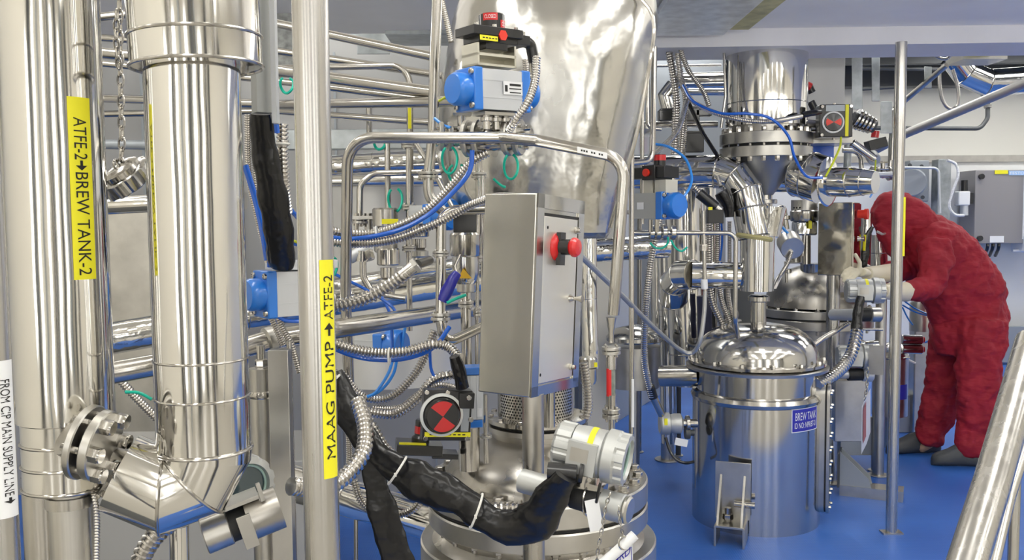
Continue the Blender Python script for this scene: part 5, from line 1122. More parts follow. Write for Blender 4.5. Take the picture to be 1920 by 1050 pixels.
for (x, y, w_, h_, dd, tx) in ((1252, 217, 36, 20, 4.95, 'black valve block left of the beam bundle'), (1300, 268, 36, 36, 5.0, 'larger black valve block right of the beam bundle'), (1318, 212, 30, 12, 5.0, 'small black switch beside the beam bundle, upper'), (1296, 215, 28, 24, 5.0, 'black switch block touching the right of the beam bundle')):
    t = thing('switch_box', tx, 'switch box', W(x, y + h_ / 2, dd)); part(t, 'housing', BLACK, MB().box(W(x, y, dd), (m(w_, dd), .06, m(h_, dd))), bevel=.004); part(t, 'lid', BLACK, MB().box(W(x, y - h_ * .55, dd), (m(w_ * .8, dd), .05, m(4, dd))), bevel=.001)
t = thing('sample_bottle', 'clear-sided bottle with violet contents left of the pale thin tube', 'bottle', W(1205, 292, 4.7)); part(t, 'jar', CLEAR, MB().box(W(1202, 272, 4.7), (m(30, 4.7), .05, m(40, 4.7))), bevel=.008); part(t, 'contents', mat('violet_resin', (.25, .12, .3), .4), MB().box(W(1206, 272, 4.7), (m(14, 4.7), .03, m(28, 4.7)))); part(t, 'cup', SAT, MB().lathe([(m(8, 4.7), 0), (m(15, 4.7), .02), (m(15, 4.7), .045)], W(1209, 250, 4.7), (0, 0, 1), 24))
pipe('level steel rail behind the beam bundle at valve block height', [(1188, 234, 5.1), (1345, 233, 5.1)], 12)
t = hclad('shiny dented duct elbow left of the beam bundle', [(1262, 160, 5.1), (1245, 180, 5.1), (1252, 205, 5.1)], 26, (1,), material=CLAD2)
hclad('bright white-lit clad pipe crossing behind the beam bundle', [(1270, 152, 6.0), (1365, 150, 6.0)], 30)
hclad('blue-reflecting clad pipe just below the bright one behind the bundle', [(1290, 172, 5.9), (1365, 172, 5.9)], 14)
pipe('thin rail near the beam behind the bundle', [(1225, 124, 6.0), (1352, 122, 6.0)], 5)
pipe('slim conduit tube hugging the left edge of the wide column', [(1357, 84, 4.8), (1360, 180, 4.8), (1352, 240, 4.8)], 5)
# black connector below the fat pipe
conduit('short conduit behind the black connector under the fat clad pipe', [(1300, 350, 4.6), (1322, 372, 4.6)], 12); conduit('conduit stub above the black connector', [(1345, 330, 4.62), (1352, 350, 4.6)], 8)
t = thing('cable_connector', 'black angled cable connector with small box left of the segmented elbow', 'connector', W(1340, 420, 4.6)); part(t, 'boot', BLACK, MB().cyl(W(1310, 362, 4.6), W(1342, 388, 4.6), m(10, 4.6))); part(t, 'sleeve', PIPE, MB().cyl(W(1338, 384, 4.6), W(1350, 395, 4.6), m(9, 4.6))); part(t, 'body', BLACK, MB().box(W(1340, 406, 4.6), (m(30, 4.6), .05, m(26, 4.6))), bevel=.003); part(t, 'tag_strip', YELLOW, MB().box(W(1332, 391, 4.55), (.02, .004, .016)))
sleeve('black rubber joint right of the angled connector', [(1352, 360, 4.7), (1365, 385, 4.7), (1368, 410, 4.7)], [26, 24, 18], name='rubber_boot', cat='boot')
GB = 'conduits behind the horizontal clad pipe'
for i, (x0, x1, x2, w_, tx) in enumerate(((1330, 1334, 1356, 13, 'thickest conduit hanging behind the bright horizontal pipe'), (1346, 1352, 1372, 11, 'middle conduit hanging behind the bright horizontal pipe'), (1368, 1366, 1380, 9, 'right thin conduit hanging behind the bright horizontal pipe'))):
    conduit(tx, [(x0, 415, 4.95), (x0, 500, 4.95), (x1, 560, 4.95), (x2, 612, 4.95)], w_, GB)
hose('blue hose among the conduits above the bright horizontal pipe', [(1352, 410, 4.93), (1354, 450, 4.93), (1350, 490, 4.93)], 4)
solo('dark_canister', 'dark bluish machine part behind the brew tank lid, left side', 'machine part', mat('dark_navy', (.03, .035, .08), .3), MB().cyl(W(1322, 640, 5.2), W(1320, 555, 5.2), m(14, 5.2)))
solo('black_cabinet', 'black cabinet edge behind the conduits left of the tank neck', 'cabinet', DGREY, MB().box(W(1385, 575, 5.5), (m(50, 5.5), .1, m(90, 5.5))))
t = thing('drain_valve', 'small dull valve with green wire behind the tank neck', 'valve', W(1372, 605, 5.1)); part(t, 'body', DOME, MB().sphere(W(1374, 590, 5.1), m(12, 5.1), 16)); part(t, 'wire', GREEN, MB().sweep(smooth(path([(1362, 596, 5.0), (1370, 584, 5.0), (1380, 576, 5.0)]), .01), .003, 6)); part(t, 'flange', SAT, MB().bcyl(W(1374, 606, 5.1), W(1374, 599, 5.1), m(16, 5.1)))

# black dial box right of column
t = thing('position_indicator', 'square black indicator box with round red and black dial beside the column', 'indicator', W(1566, 258, 4.75)); Fi = fm(1566, 227, 4.75, yaw=-4)
part(t, 'housing', BLACK, MB(Fi).box((0, 8, 0), (60, 30, 60)), bevel=.004); part(t, 'dial_ring', mat('dial_ring_white', (.75, .76, .76), .3), MB(Fi).lathe([(20, 0), (20, 4), (17, 5), (17, 0)], (-6, -6, -3), (0, -1, 0), 32))
dl = part(t, 'dial', BLACK, MB(Fi).lathe([(17, 0), (16, 6), (0, 7)], (-6, -6, -3), (0, -1, 0), 32))
for a0 in (150, -30):
    c = Vector((-6, -13.4, -3)); vs = [c] + [c + Vector((14 * math.cos(math.radians(a0 + q * 6)), 0, 14 * math.sin(math.radians(a0 + q * 6)))) for q in range(11)]
    part(dl, 'red_sector', ORED, MB(Fi).add(vs, [(0, i, i + 1) for i in range(1, 11)]))
part(t, 'tag_strip', YELLOW, MB(Fi).box((19, -8, 0), (6, 1, 58))); part(t, 'nameplate', GREYP, MB(Fi).box((-2, -7.5, 23), (34, 1, 11)))
parts(t, 'screw', PIPE, MB(Fi).cyl((0, 8, 30), (0, 8, 34), 3, seg=8).cyl((0, 8, -34), (0, 8, -30), 3, seg=8).cyl((30, 8, 0), (34, 8, 0), 3, seg=8).cyl((-26, -8, 26), (-26, -10, 26), 3, seg=8).cyl((26, -8, 26), (26, -10, 26), 3, seg=8).cyl((-26, -8, -26), (-26, -10, -26), 3, seg=8))
pipe('short shaded tube joining column and black dial box', [(1505, 235, 4.9), (1540, 236, 4.9)], 22, DOME)
sleeve('black cable end between column conduit and dial box', [(1504, 216, 4.62), (1522, 212, 4.65), (1540, 210, 4.7)], [10, 12, 10], name='rubber_boot', cat='boot')
for (x, y, tx) in ((1517, 166, 'small red and black indicator on the rectangular duct, upper'), (1522, 198, 'small black indicator on the rectangular duct, lower')):
    t = thing('switch_indicator', tx, 'indicator', W(x, y + 8, 5.2)); part(t, 'body', BLACK, MB().bcyl(W(x - 2, y - 8, 5.2), W(x + 6, y + 8, 5.2), m(7, 5.2)))
    if y < 180: part(t, 'red_top', RED, MB().cyl(W(x - 7, y - 8, 5.18), W(x + 3, y - 3, 5.18), m(7, 5.2)))
# clad drum, disc and stepped cylinder
t = thing('insulated_elbow', 'clad drum with large bright disc face and stepped cylinder, above the steel box', 'insulation', W(1550, 385, 4.7))
clad(t, path([(1500, 325, 4.85), (1520, 330, 4.8), (1545, 338, 4.75)]), m(44, 4.8), beads=(0, 1), name='drum', br=.004)
ax = (W(1600, 350, 4.6) - W(1548, 343, 4.7)).normalized(); ax = V(.72, -.69, -.04).normalized(); c = W(1551, 341, 4.70)
part(t, 'disc', CLAD, MB().lathe([(m(45, 4.7), 0), (m(46, 4.7), .006), (m(42, 4.7), .012), (0, .014)], c, ax, 48)); 
clad(t, [c + ax * .01, c + ax * .12, c + ax * .19, c + ax * .25], [m(27, 4.7), m(27, 4.7), m(24, 4.7), m(20, 4.7)], beads=(1, 2), name='stepped_cylinder', br=.003)
hclad('clad pipe meeting the drum from the left, below the column flange', [(1452, 338, 5.0), (1500, 338, 5.0)], 44)
# second vessel behind
d2 = 5.9; p2 = W(1528, 580, d2); C2 = V(p2.x, p2.y, 0); z_ = lambda y: W(1528, y, d2).z; k2 = lambda px: m(px, d2)
t = thing('process_vessel', 'dull domed vessel with flange ring behind the brew tank', 'vessel', C2)
prof = [(k2(92) * math.cos(i / 12 * 1.3), z_(572) + (z_(497) - z_(572)) * math.sin(i / 12 * 1.3) / math.sin(1.3)) for i in range(13)]
part(t, 'dome', DOME, L1(prof, 72, C2)); part(t, 'upper_flange', SAT, MB().bcyl(C2 + V(0, 0, z_(590)), C2 + V(0, 0, z_(575)), k2(104), .003, 72)); part(t, 'gasket', GAP, MB().cyl(C2 + V(0, 0, z_(593)), C2 + V(0, 0, z_(589)), k2(101), seg=64)); part(t, 'lower_flange', SAT, MB().bcyl(C2 + V(0, 0, z_(610)), C2 + V(0, 0, z_(593)), k2(104), .003, 72))
part(t, 'shell', SAT, L1([(k2(80), .30), (k2(86), z_(610))], 72, C2)); 
for i in range(16):
    an = 2 * PI * (i + .3) / 16; q = C2 + V(math.cos(an), math.sin(an), 0) * k2(96); part(t, 'bolt', PIPE, MB().cyl(q + V(0, 0, z_(618)), q + V(0, 0, z_(570)), .009, seg=8).hexb(q + V(0, 0, z_(575)), (0, 0, 1), .014, .012))
for i in range(3): an = 2 * PI * i / 3 + .3; q = C2 + V(math.cos(an), math.sin(an), 0) * k2(60); part(t, 'leg', SAT, MB().cyl(q, q + V(0, 0, .34), .035))
part(t, 'neck', PIPE, L1([(k2(21), z_(535)), (k2(21), z_(495)), (k2(23), z_(492))], 32, C2 + V(-k2(16), -.1, 0)))
part(t, 'base_apron', GREYP, MB().box(C2 + V(k2(50), -.15, .22), (.2, .3, .24)))
perf_guard('perforated motor guard behind the clad drum, above the second vessel', 1508, 375, 410, 5.5, 24)
t = thing('agitator_motor', 'steel motor cylinder under the perforated motor guard', 'motor', W(1508, 470, 5.5)); part(t, 'band', PIPE, MB().lathe([(m(24, 5.5), 0), (m(26, 5.5), .01), (m(26, 5.5), .06), (m(23, 5.5), .07)], W(1508, 415, 5.5), (0, 0, 1), 32)); part(t, 'foil_wrap', CLAD2, MB().box(W(1508, 428, 5.5), (m(38, 5.5), .12, m(26, 5.5))), bevel=.01); part(t, 'tag_strip', YELLOW, MB().box(W(1519, 422, 5.42), (m(6, 5.4), .01, m(14, 5.4)))); part(t, 'stem', PIPE, MB().cyl(W(1512, 495, 5.5), W(1512, 440, 5.5), m(8, 5.5))); part(t, 'stem_left', PIPE, MB().cyl(W(1505, 480, 5.45), W(1510, 428, 5.45), m(3, 5.5)))
perf_guard('second perforated guard, lower, behind the funnel-shaped lamp', 1492, 455, 492, 5.7, 18)
t = thing('sight_lamp', 'hanging grey drum-shaped sight lamp between inlet pipe and motor', 'lamp', W(1480, 475, 5.0)); ax = V(.5, -.8, -.45); part(t, 'drum', SAT, MB().bcyl(W(1478, 452, 5.05), W(1486, 466, 4.95), m(22, 5.0), .004)); part(t, 'back', BLUE, MB().box(W(1464, 440, 5.2), (.05, .05, .03)))
conduit('thin conduit from the drum-shaped sight lamp down left', [(1484, 472, 4.95), (1476, 495, 4.95), (1462, 518, 4.95), (1452, 540, 5.0)], 8)
hose('blue hose above the drum-shaped sight lamp', [(1462, 420, 5.0), (1472, 432, 5.0), (1482, 442, 5.0)], 5, LHOSE)
for i, (x, y) in enumerate(((1468, 400), (1475, 500))): 
    t = thing('pipe_elbow', ('bright bent tube joint behind the flared pipe top', 'short thin nozzle with nut on the second vessel dome')[i], 'fitting', W(x, y + 30, 5.4))
    part(t, 'tube', PIPE, MB().sweep(fillet(path([(x - 14, y, 5.4), (x, y - 16, 5.4), (x + 6, y + 30, 5.4)]), .03) if i == 0 else path([(x - 2, y - 10, 5.4), (x, y + 30, 5.4)]), m(6 if i == 0 else 3, 5.4), 12)); part(t, 'nut', PIPE, MB().bcyl(W(x + 3, y + 12, 5.4), W(x + 3, y + 4, 5.4), m(10 if i == 0 else 6, 5.4)))
# steel box on post, right
bx = W(1563, 515, 4.95); 
t = thing('control_box', 'upright mirror-sided steel box on a post beside the worker', 'control box', W(1566, 515, 5.0))
Fb = fm(1568, 448, 5.33, yaw=-33)
part(t, 'enclosure', mat('dark_mirror_steel', (.40, .38, .33), .10, 1, bump=(5, .2, 1, .02)), MB(Fb).box((0, 20, 0), (62, 60, 136)), bevel=.004)
dr = part(t, 'door', mat('door_mirror_steel', (.5, .47, .45), .08, 1), MB(Fb).box((32, 20, 0), (3, 56, 130))); part(dr, 'push_button', ORED, MB(Fb).cyl((36, 10, 46), (48, 10, 46), 8).cyl((48, 10, 46), (54, 10, 46), 10)); part(dr, 'handle', PIPE, MB(Fb).lathe([(5, 0), (3, 6), (5, 12)], (36, 12, 0), (1, 0, 0), 16)); part(dr, 'latch', PIPE, MB(Fb).cyl((36, 0, -60), (46, 0, -60), 4))
t = vpole('satin post carrying the mirror-sided steel box', 1560, 700, 5.36, 25, 512, None, POLE)
pipe('short side tube from the box post to the sensor barrel', [(1562, 590, 5.33), (1610, 590, 5.1)], 22, ALU)
# transmitters on the post
t = thing('flow_transmitter', 'grey transmitter head with yellow tag under the worker\'s gloved hands', 'transmitter', W(1620, 570, 5.0)); transmitter(t, fm(1618, 545, 5.0, yaw=-8, s=5.0 / F * .48), lens=False)
t = thing('flow_transmitter', 'lower grey transmitter head half hidden behind the black-topped conduit', 'transmitter', W(1600, 690, 5.1)); transmitter(t, fm(1600, 668, 5.1, yaw=-8, s=5.1 / F * .46), lens=False)
t = thing('pressure_sensor', 'sensor barrel with black band below the worker\'s hands', 'sensor', W(1635, 605, 5.05)); part(t, 'black_band', GAP, MB().cyl(W(1608, 590, 5.05), W(1630, 590, 5.05), m(13, 5.05))); part(t, 'end_cap', SAT, MB().bcyl(W(1630, 590, 5.05), W(1652, 590, 5.05), m(14, 5.05), .008))
t = thing('pressure_sensor', 'lower sensor barrel with black band above the grey plinth', 'sensor', W(1625, 712, 5.1)); part(t, 'black_band', GAP, MB().cyl(W(1590, 702, 5.1), W(1616, 702, 5.1), m(12, 5.1))); part(t, 'end_cap', ALU, MB().bcyl(W(1616, 702, 5.1), W(1636, 703, 5.1), m(13, 5.1), .006)); part(t, 'rear_barrel', ALU, MB().cyl(W(1560, 702, 5.1), W(1590, 702, 5.1), m(8, 5.1)))
conduit('thick conduit curving from under the gloved hands to the brew tank side', [(1607, 620, 4.9), (1602, 645, 4.85), (1590, 675, 4.8), (1565, 702, 4.7), (1530, 722, 4.6)], 22)
sleeve('glossy black sleeve on top of the thick curved conduit', [(1614, 556, 4.92), (1608, 590, 4.9), (1606, 622, 4.88)], [14, 19, 20], name='cable_sleeve')
conduit('thin conduit crossing behind the box post to the tank lid', [(1592, 605, 5.3), (1565, 622, 5.3), (1538, 638, 5.1), (1522, 650, 5.0)], 9)
solo('guard_plate', 'bent thin steel plate beside the lower transmitter', 'plate', SAT, MB().box(W(1643, 675, 5.0), (m(26, 5), .01, m(56, 5)), Matrix.Rotation(-.5, 3, 'Z')))
vpole('slim post directly left of the tall foreground pole, behind transmitters', 1650, 700, 5.5, 20, 540, None, SAT, 'steel_post', 'post')
pipe('bright thin level tube under the upper transmitter', [(1610, 617, 5.2), (1655, 618, 5.2)], 5)
# plinth and bracket under
b_ = W(1592, 880, 5.25); solo('machine_pedestal', 'worn grey square base unit right of the brew tank', 'base', SAT, MB().box(V(b_.x, 5.35, (W(1592, 715, 5.2).z + W(1592, 830, 5.2).z) / 2), (m(62, 5.25), .25, W(1592, 715, 5.2).z - W(1592, 830, 5.2).z)), bevel=.003)
Fk = Matrix.Translation(V(W(1610, 880, 5.1).x, 5.12, 0)) @ Matrix.Rotation(math.radians(-25), 4, 'Z') @ Matrix.Scale(5.1 / F, 4)
t = thing('floor_bracket', 'dark gusseted floor bracket at the foot of the grey base unit', 'bracket', V(W(1610, 880, 5.1).x, 5.12, 0))
part(t, 'base_rail', SAT, MB(Fk).box((26, 0, 10), (112, 40, 20)))
for sy in (-16, 16): part(t, 'gusset', GREYP, MB(Fk).hexa([(-30, sy - 1.5, 20), (26, sy - 1.5, 20), (22, sy - 1.5, 36), (-30, sy - 1.5, 84)], [(-30, sy + 1.5, 20), (26, sy + 1.5, 20), (22, sy + 1.5, 36), (-30, sy + 1.5, 84)]))
part(t, 'bolt', PIPE, MB(Fk).cyl((8, 0, 20), (8, 0, 40), 3).hexb((8, 0, 22), (0, 0, 1), 7, 5)); part(t, 'back_plate', DGREY, MB(Fk).box((-32, 0, 50), (3, 60, 64)))
t = thing('hanging_sign', 'curled white plastic sign hanging on a chain beside the box post', 'sign', W(1624, 840, 4.9))
part(t, 'sheet', WHITE, MB().rings([[W(1616 + 14 * q, y0 - 24 * q * (1 if y0 < 800 else 1), 4.85 + .10 * q + e) for e in (0, .003)] + [] for q in (0, .5, 1) for y0 in ()] or [[W(1616, 762, 4.85), W(1625, 742, 4.9), W(1632, 728, 5.0), W(1632, 810, 5.0), W(1625, 832, 4.9), W(1615, 852, 4.85)], [W(1616, 762, 4.855), W(1625, 742, 4.905), W(1632, 728, 5.005), W(1632, 810, 5.005), W(1625, 832, 4.905), W(1615, 852, 4.855)]]))
part(t, 'red_print', mat('faded_red_print', (.35, .12, .12), .5), MB().add([W(1618.5, 768, 4.855), W(1624, 752, 4.885), W(1624, 818, 4.885), W(1618.5, 832, 4.855)], [(0, 1, 2, 3)]))
chain('thin chain holding the curled white sign', [(1627, 690), (1626, 715), (1624, 735), (1620, 752)], 4.88, 12)
# neighbouring tank with part of a sign
t, a_, b_, R_ = tank('reaction_tank', 'grey tank with blue sign, mostly hidden behind the tall foreground pole', 1668, 740, 6.2, 64, 668, 777, SAT)
Cx = V(a_.x, a_.y, 0); z0 = W(1665, 752, 6.05).z; z1_ = W(1665, 724, 6.05).z
wrap_sheet(t, Cx, R_, -.28, .75, z0, z1_, .002, 'sign', SIGNB, (('RE', .05, .35, .48, .86), ('ID N', .05, .38, .12, .38)))
part(t, 'lid', PIPE, MB().lathe([(R_, 0), (R_ * .9, .04), (R_ * .3, .09), (0, .1)], a_, (0, 0, 1), 48)); part(t, 'foot', SAT, MB().cyl(V(a_.x, a_.y, 0), V(a_.x, a_.y, b_.z), R_ * .4))
vpole('stubby floor leg left of the grey tank with blue sign', 1642, 800, 5.6, 14, 690, None, SAT)
solo('floor_upstand', 'low steel-edged upstand behind the worker\'s shin', 'upstand', GREYP, MB().box(V(W(1710, 745, 6.6).x, 6.7, .14), (.30, .2, .28)), bevel=.003)
# pump assembly behind pole
t = thing('air_cylinder', 'pair of bright stacked cylinders with red ends right of the tall pole', 'cylinder', W(1715, 665, 6.1))
for i, y in enumerate((636, 654)): 
    c_ = part(t, 'barrel', TANK, MB().bcyl(W(1690, y, 6.1), W(1728, y + 1, 6.1), m(9, 6.1), .003)); part(c_, 'red_end', RED, MB().cyl(W(1728, y + 1, 6.1), W(1732, y + 1, 6.1), m(6, 6.1)))
solo('pedestal', 'narrow grey pedestal between the tall pole and the worker\'s legs', 'pedestal', SAT, MB().box(V(W(1725, 680, 6.6).x, 6.6, .42), (.13, .1, .84)), bevel=.01)
solo('filter_housing', 'round-topped steel filter housing behind the worker\'s thigh', 'filter', SAT, MB().lathe([(m(22, 6.6), 0), (m(22, 6.6), .2), (m(15, 6.6), .24), (0, .26)], W(1728, 620, 6.6), (0, 0, 1), 32))
for i, (x0, y0, x1, y1, tx) in enumerate(((1692, 562, 1742, 590, 'upper light blue hose fanning out behind the tall pole'), (1692, 572, 1740, 592, 'middle light blue hose fanning out behind the tall pole'), (1692, 576, 1712, 610, 'light blue hose dropping behind the tall pole'), (1728, 640, 1742, 638, 'light blue hose from the upper red cylinder end'), (1710, 653, 1734, 658, 'light blue hose from the lower red cylinder end'))):
    hose(tx, [(x0, y0, 6.2), ((x0 + x1) / 2, (y0 + y1) / 2 + 3, 6.2), (x1, y1, 6.2)], 3, LHOSE)
hose('white cable sagging below the stacked cylinders', [(1690, 655, 6.2), (1700, 672, 6.2), (1718, 682, 6.2)], 4, WHITE, name='white_cable', cat='cable')
# tall right pole and handrail
def rpole():
    a = W(1692, 79, 4.48); b = W(1671, 1004, 4.48); t = thing('steel_post', 'tall thin satin post from floor to beam in front of the worker', 'post', V(b.x, b.y, 0))
    mb = MB().cyl(V(b.x, b.y, 0), V(b.x, b.y, a.z), m(10.5, 4.48), seg=28); part(t, 'tube', POLE, mb); part(t, 'floor_plate', SAT, MB().box(V(b.x, b.y, .004), (.10, .06, .008)))
    part(t, 'tape_strip', YELLOW, MB().box(V(b.x + m(9, 4.48), b.y - m(7, 4.48), W(1690, 425, 4.48).z), (m(4, 4.48), .004, m(110, 4.48))))
rpole()
pipe('shiny handrail rising out of the bottom right corner, nearest rail', [(1935, 640, 1.45), (1862, 900, 1.25), (1790, 1130, 1.12)], 58, POLE, name='handrail', cat='handrail')
pipe('second handrail tube behind the nearest rail, lower', [(1950, 740, 1.7), (1890, 930, 1.6), (1850, 1100, 1.5)], 26, POLE, name='handrail', cat='handrail')
pipe('upright stair-rail tube at the right picture edge', [(1912, 800, 1.75), (1905, 880, 1.75), (1897, 1120, 1.75)], 20, POLE, name='handrail', cat='handrail')
# far wall equipment
t = thing('wall_cabinet', 'grey metal cabinet with yellow and blue tags on the far wall', 'cabinet', W(1866, 458, 9.4)); Fw = fm(1866, 388, 9.5)
part(t, 'enclosure', mat('cabinet_grey', (.30, .29, .30), .4, .3), MB(Fw).box((0, 15, 0), (92, 60, 136), ), bevel=.006)
part(t, 'side_strip', WHITE, MB(Fw).box((45, -15.5, 4), (3, 1, 128))); y_ = part(t, 'yellow_tag', YELLOW, MB(Fw).box((1, -16, 64), (24, 1, 7))); part(y_, 'lettering', INK, text_on('XXXX-X', Fw @ Vector((-8, -17, 62)), (Fw @ Vector((10, -17, 62))) - (Fw @ Vector((-8, -17, 62))), V(0, 0, m(4, 9.5)))) if False else None
q = part(t, 'blue_tag', mat('tag_light_blue', (.35, .55, .85), .4), MB(Fw).box((30, -16, 62), (30, 1, 8))); part(q, 'lettering', WHITE, text_on('FESTO', Fw @ Vector((17, -17, 59.5)), (Fw @ Vector((43, -17, 59.5))) - (Fw @ Vector((17, -17, 59.5))), V(0, 0, m(5, 9.5))))
part(t, 'lock', BLACK, MB(Fw).cyl((-36, -15, 56), (-36, -20, 56), 5).cyl((-36, -15, -58), (-36, -20, -58), 5)) if False else parts(t, 'lock', BLACK, MB(Fw).cyl((-36, -15, 56), (-36, -20, 56), 5).cyl((-36, -15, -58), (-36, -20, -58), 5))
part(t, 'white_plate', WHITE, MB(Fw).box((-4, -16, -60), (26, 1, 12)))
for i, x in enumerate((1852, 1862, 1873)): hose(('left', 'middle', 'right')[i] + ' black cable leaving the underside of the far wall cabinet', [(x, 455, 9.45), (x - 1, 466, 9.45), (x - 8, 482, 9.6)], 6, BLACK, name='black_cable', cat='cable')
solo('white_cabinet', 'white cabinet edge at the right picture border beside the grey one', 'cabinet', WHITE, MB().box(W(1945, 395, 9.5), (m(66, 9.5), .3, m(150, 9.5))), bevel=.006)
pipe('level conduit pipe below the white cabinet edge', [(1898, 470, 9.5), (1960, 471, 9.5)], 6, WHITE)
t = thing('wall_fan', 'grey round-faced fan housing on the far wall behind the tall pole', 'fan', W(1716, 378, 9.4)); part(t, 'plate', GREYP, MB().box(W(1716, 340, 9.6), (m(36, 9.6), .2, m(76, 9.6))), bevel=.01); part(t, 'round_cover', GREYP, MB().bcyl(W(1710, 342, 9.5), W(1710, 342, 9.4), m(26, 9.5))); parts(t, 'bolt', DGREY, MB().cyl(W(1706, 310, 9.45), W(1706, 310, 9.4), .02).cyl(W(1728, 312, 9.45), W(1728, 312, 9.4), .02).cyl(W(1730, 370, 9.45), W(1730, 370, 9.4), .02))
solo('wall_channel', 'pale upright steel channel on the far wall above the worker', 'channel', GALV, MB().box(W(1764, 360, 9.5), (m(24, 9.5), .15, m(120, 9.5))), bevel=.004)
pipe('thin light tube along the far wall above the worker, bent down', [(1695, 314, 9.3), (1760, 315, 9.3), (1762, 400, 9.3)], 5, ALU)
conduit('white flexible tube looping beside the far wall filter unit', [(1776, 300, 9.3), (1792, 308, 9.3), (1796, 330, 9.3), (1786, 360, 9.3), (1780, 385, 9.3), (1790, 402, 9.3), (1808, 404, 9.3)], 5, material=WHITE)
t = thing('air_regulator', 'small white and black air regulator unit on the far wall', 'regulator', W(1806, 410, 9.4)); part(t, 'body', WHITE, MB().box(W(1804, 372, 9.45), (m(22, 9.4), .1, m(26, 9.4))), bevel=.01); part(t, 'knob', BLACK, MB().cyl(W(1808, 358, 9.45), W(1808, 338, 9.45), m(6, 9.4))); part(t, 'side_block', BLACK, MB().box(W(1818, 372, 9.45), (m(6, 9.4), .08, m(20, 9.4)))); part(t, 'bowl', ALU, MB().cyl(W(1808, 404, 9.45), W(1808, 384, 9.45), m(7, 9.4)))
solo('low_wall_panel', 'blue-grey metal panel low on the far wall behind the worker', 'panel', GREYP, MB().box(W(1945, 645, 9.6), (m(150, 9.6), .06, m(68, 9.6))), bevel=.004)
# pipes upper right
pipe('thick grey diagonal pipe across the upper right', [(1640, 282, 7.2), (1700, 250, 7.0), (1960, 140, 6.2)], 16, mat('dull_grey_pipe', (.42, .41, .40), .45, .7))
pipe('shorter diagonal brace tube above the thick diagonal pipe', [(1695, 190, 7.6), (1775, 122, 7.2)], 10, DOME)
pipe('thin dark pipe along the far wall ending at the duct elbow', [(1640, 240, 9.2), (1838, 241, 9.2), (1852, 222, 9.2), (1852, 176, 9.2)], 8, DGREY, flanges=((2, .5, 1.8, .6),))
pipe('thin dark pipe higher on the far wall', [(1600, 128, 9.3), (1790, 130, 9.3)], 7, DGREY); pipe('thin dark pipe behind the tall pole, under the higher one', [(1600, 168, 9.2), (1690, 163, 9.2)], 6, DGREY)
conduit('grey flexible loop hanging below the far ceiling', [(1761, 128, 7.6), (1762, 160, 7.6), (1768, 190, 7.6), (1782, 204, 7.6), (1796, 196, 7.6), (1796, 165, 7.6), (1786, 130, 7.6)], 7)
conduit('short pale flexible sling below the beam, upper right', [(1742, 92, 7.0), (1756, 106, 7.0), (1775, 110, 7.0), (1790, 94, 7.0)], 6)
hclad('segmented clad duct elbow under the far ceiling, upper right corner', [(1788, 105, 8.0), (1812, 138, 8.0), (1850, 155, 8.0), (1930, 150, 8.0)], 50, (0, 1, 2, 3), br=.006)
solo('cable_tray', 'long galvanised cable tray tight under the beam, upper right', 'cable tray', GALV, MB().box(W(1770, 88, 6.0), (m(340, 6.0), .25, m(22, 6.0))), bevel=.003)
solo('roof_unit', 'grey rectangular roof unit with yellow strip, upper right', 'unit', SAT, MB().box(W(1830, 104, 7.4), (m(80, 7.4), .3, m(26, 7.4))), bevel=.003)
solo('tape_label', 'yellow strip on the roof unit, upper right', 'label', YELLOW, MB().box(W(1844, 98, 7.2), (m(44, 7.2), .01, m(7, 7.2))))
for i, (x, w_, y0, y1, dd, tx) in enumerate(((1607, 20, 80, 205, 5.7, 'wide galvanised hanger leg right of the rectangular duct'), (1642, 15, 90, 190, 6.2, 'narrower galvanised hanger leg left of the tall pole'), (1740, 14, 125, 165, 7.4, 'short flat hanger plate below the far ceiling'), (1662, 22, 190, 250, 6.3, 'pierced flat plate left of the tall pole'))):
    solo('hanger_bracket', tx, 'bracket', GALV, MB().hexa(*[[W(x - w_ / 2, y1, dd + e), W(x + w_ / 2, y1, dd + e), W(x + w_ / 2, y0, dd + e), W(x - w_ / 2, y0, dd + e)] for e in (0, .06)]), bevel=.003)
# valve clutter between column and tall pole
t = thing('switch_box', 'tilted black switch box with chrome caps left of the tall pole', 'switch box', W(1640, 290, 5.6)); part(t, 'housing', BLACK, MB().box(W(1642, 270, 5.6), (m(34, 5.6), .08, m(18, 5.6)), Matrix.Rotation(-.25, 3, 'Y')), bevel=.003); part(t, 'cap', CAST, MB().bcyl(W(1634, 292, 5.55), W(1640, 300, 5.5), m(12, 5.5))); part(t, 'red_dome', RED, MB().cyl(W(1640, 258, 5.6), W(1642, 246, 5.6), m(7, 5.6)))
t = thing('pinch_valve', 'ribbed round valve right of the square dial box', 'valve', W(1620, 250, 5.4))
for i in range(5): part(t, 'rib', PIPE, MB().bcyl(W(1603 + i * 7, 222 + i * 3, 5.4), W(1607 + i * 7, 224 + i * 3, 5.4), m(20 - i, 5.4), .002))
part(t, 'barrel', DGREY, MB().cyl(W(1598, 221, 5.4), W(1640, 238, 5.4), m(12, 5.4)))
hclad('short clad pipe leaning right below the ribbed valve', [(1598, 268, 5.5), (1640, 298, 5.5)], 15)
pipe('slim tube standing behind the stepped clad cylinder, bent at the top', [(1580, 282, 5.6), (1614, 284, 5.6), (1616, 345, 5.6)], 9)
pipe('upright square-looking tube behind the stepped clad cylinder', [(1590, 270, 5.8), (1588, 330, 5.8)], 14, GALV)
pipe('short level tube from the stepped cylinder to the tall pole', [(1625, 328, 5.5), (1672, 326, 5.5)], 9, ALU)
ballvalve('small ball valve left of the tall pole above the worker', 1655, 325, 5.6, .5)
hose('thin blue hose near the stepped cylinder', [(1640, 335, 5.4), (1636, 360, 5.4), (1630, 372, 5.4)], 3, LHOSE); hose('yellow-green wire near the stepped cylinder', [(1642, 300, 5.4), (1640, 325, 5.4), (1634, 345, 5.4)], 3, YGR, name='earth_wire', cat='wire')
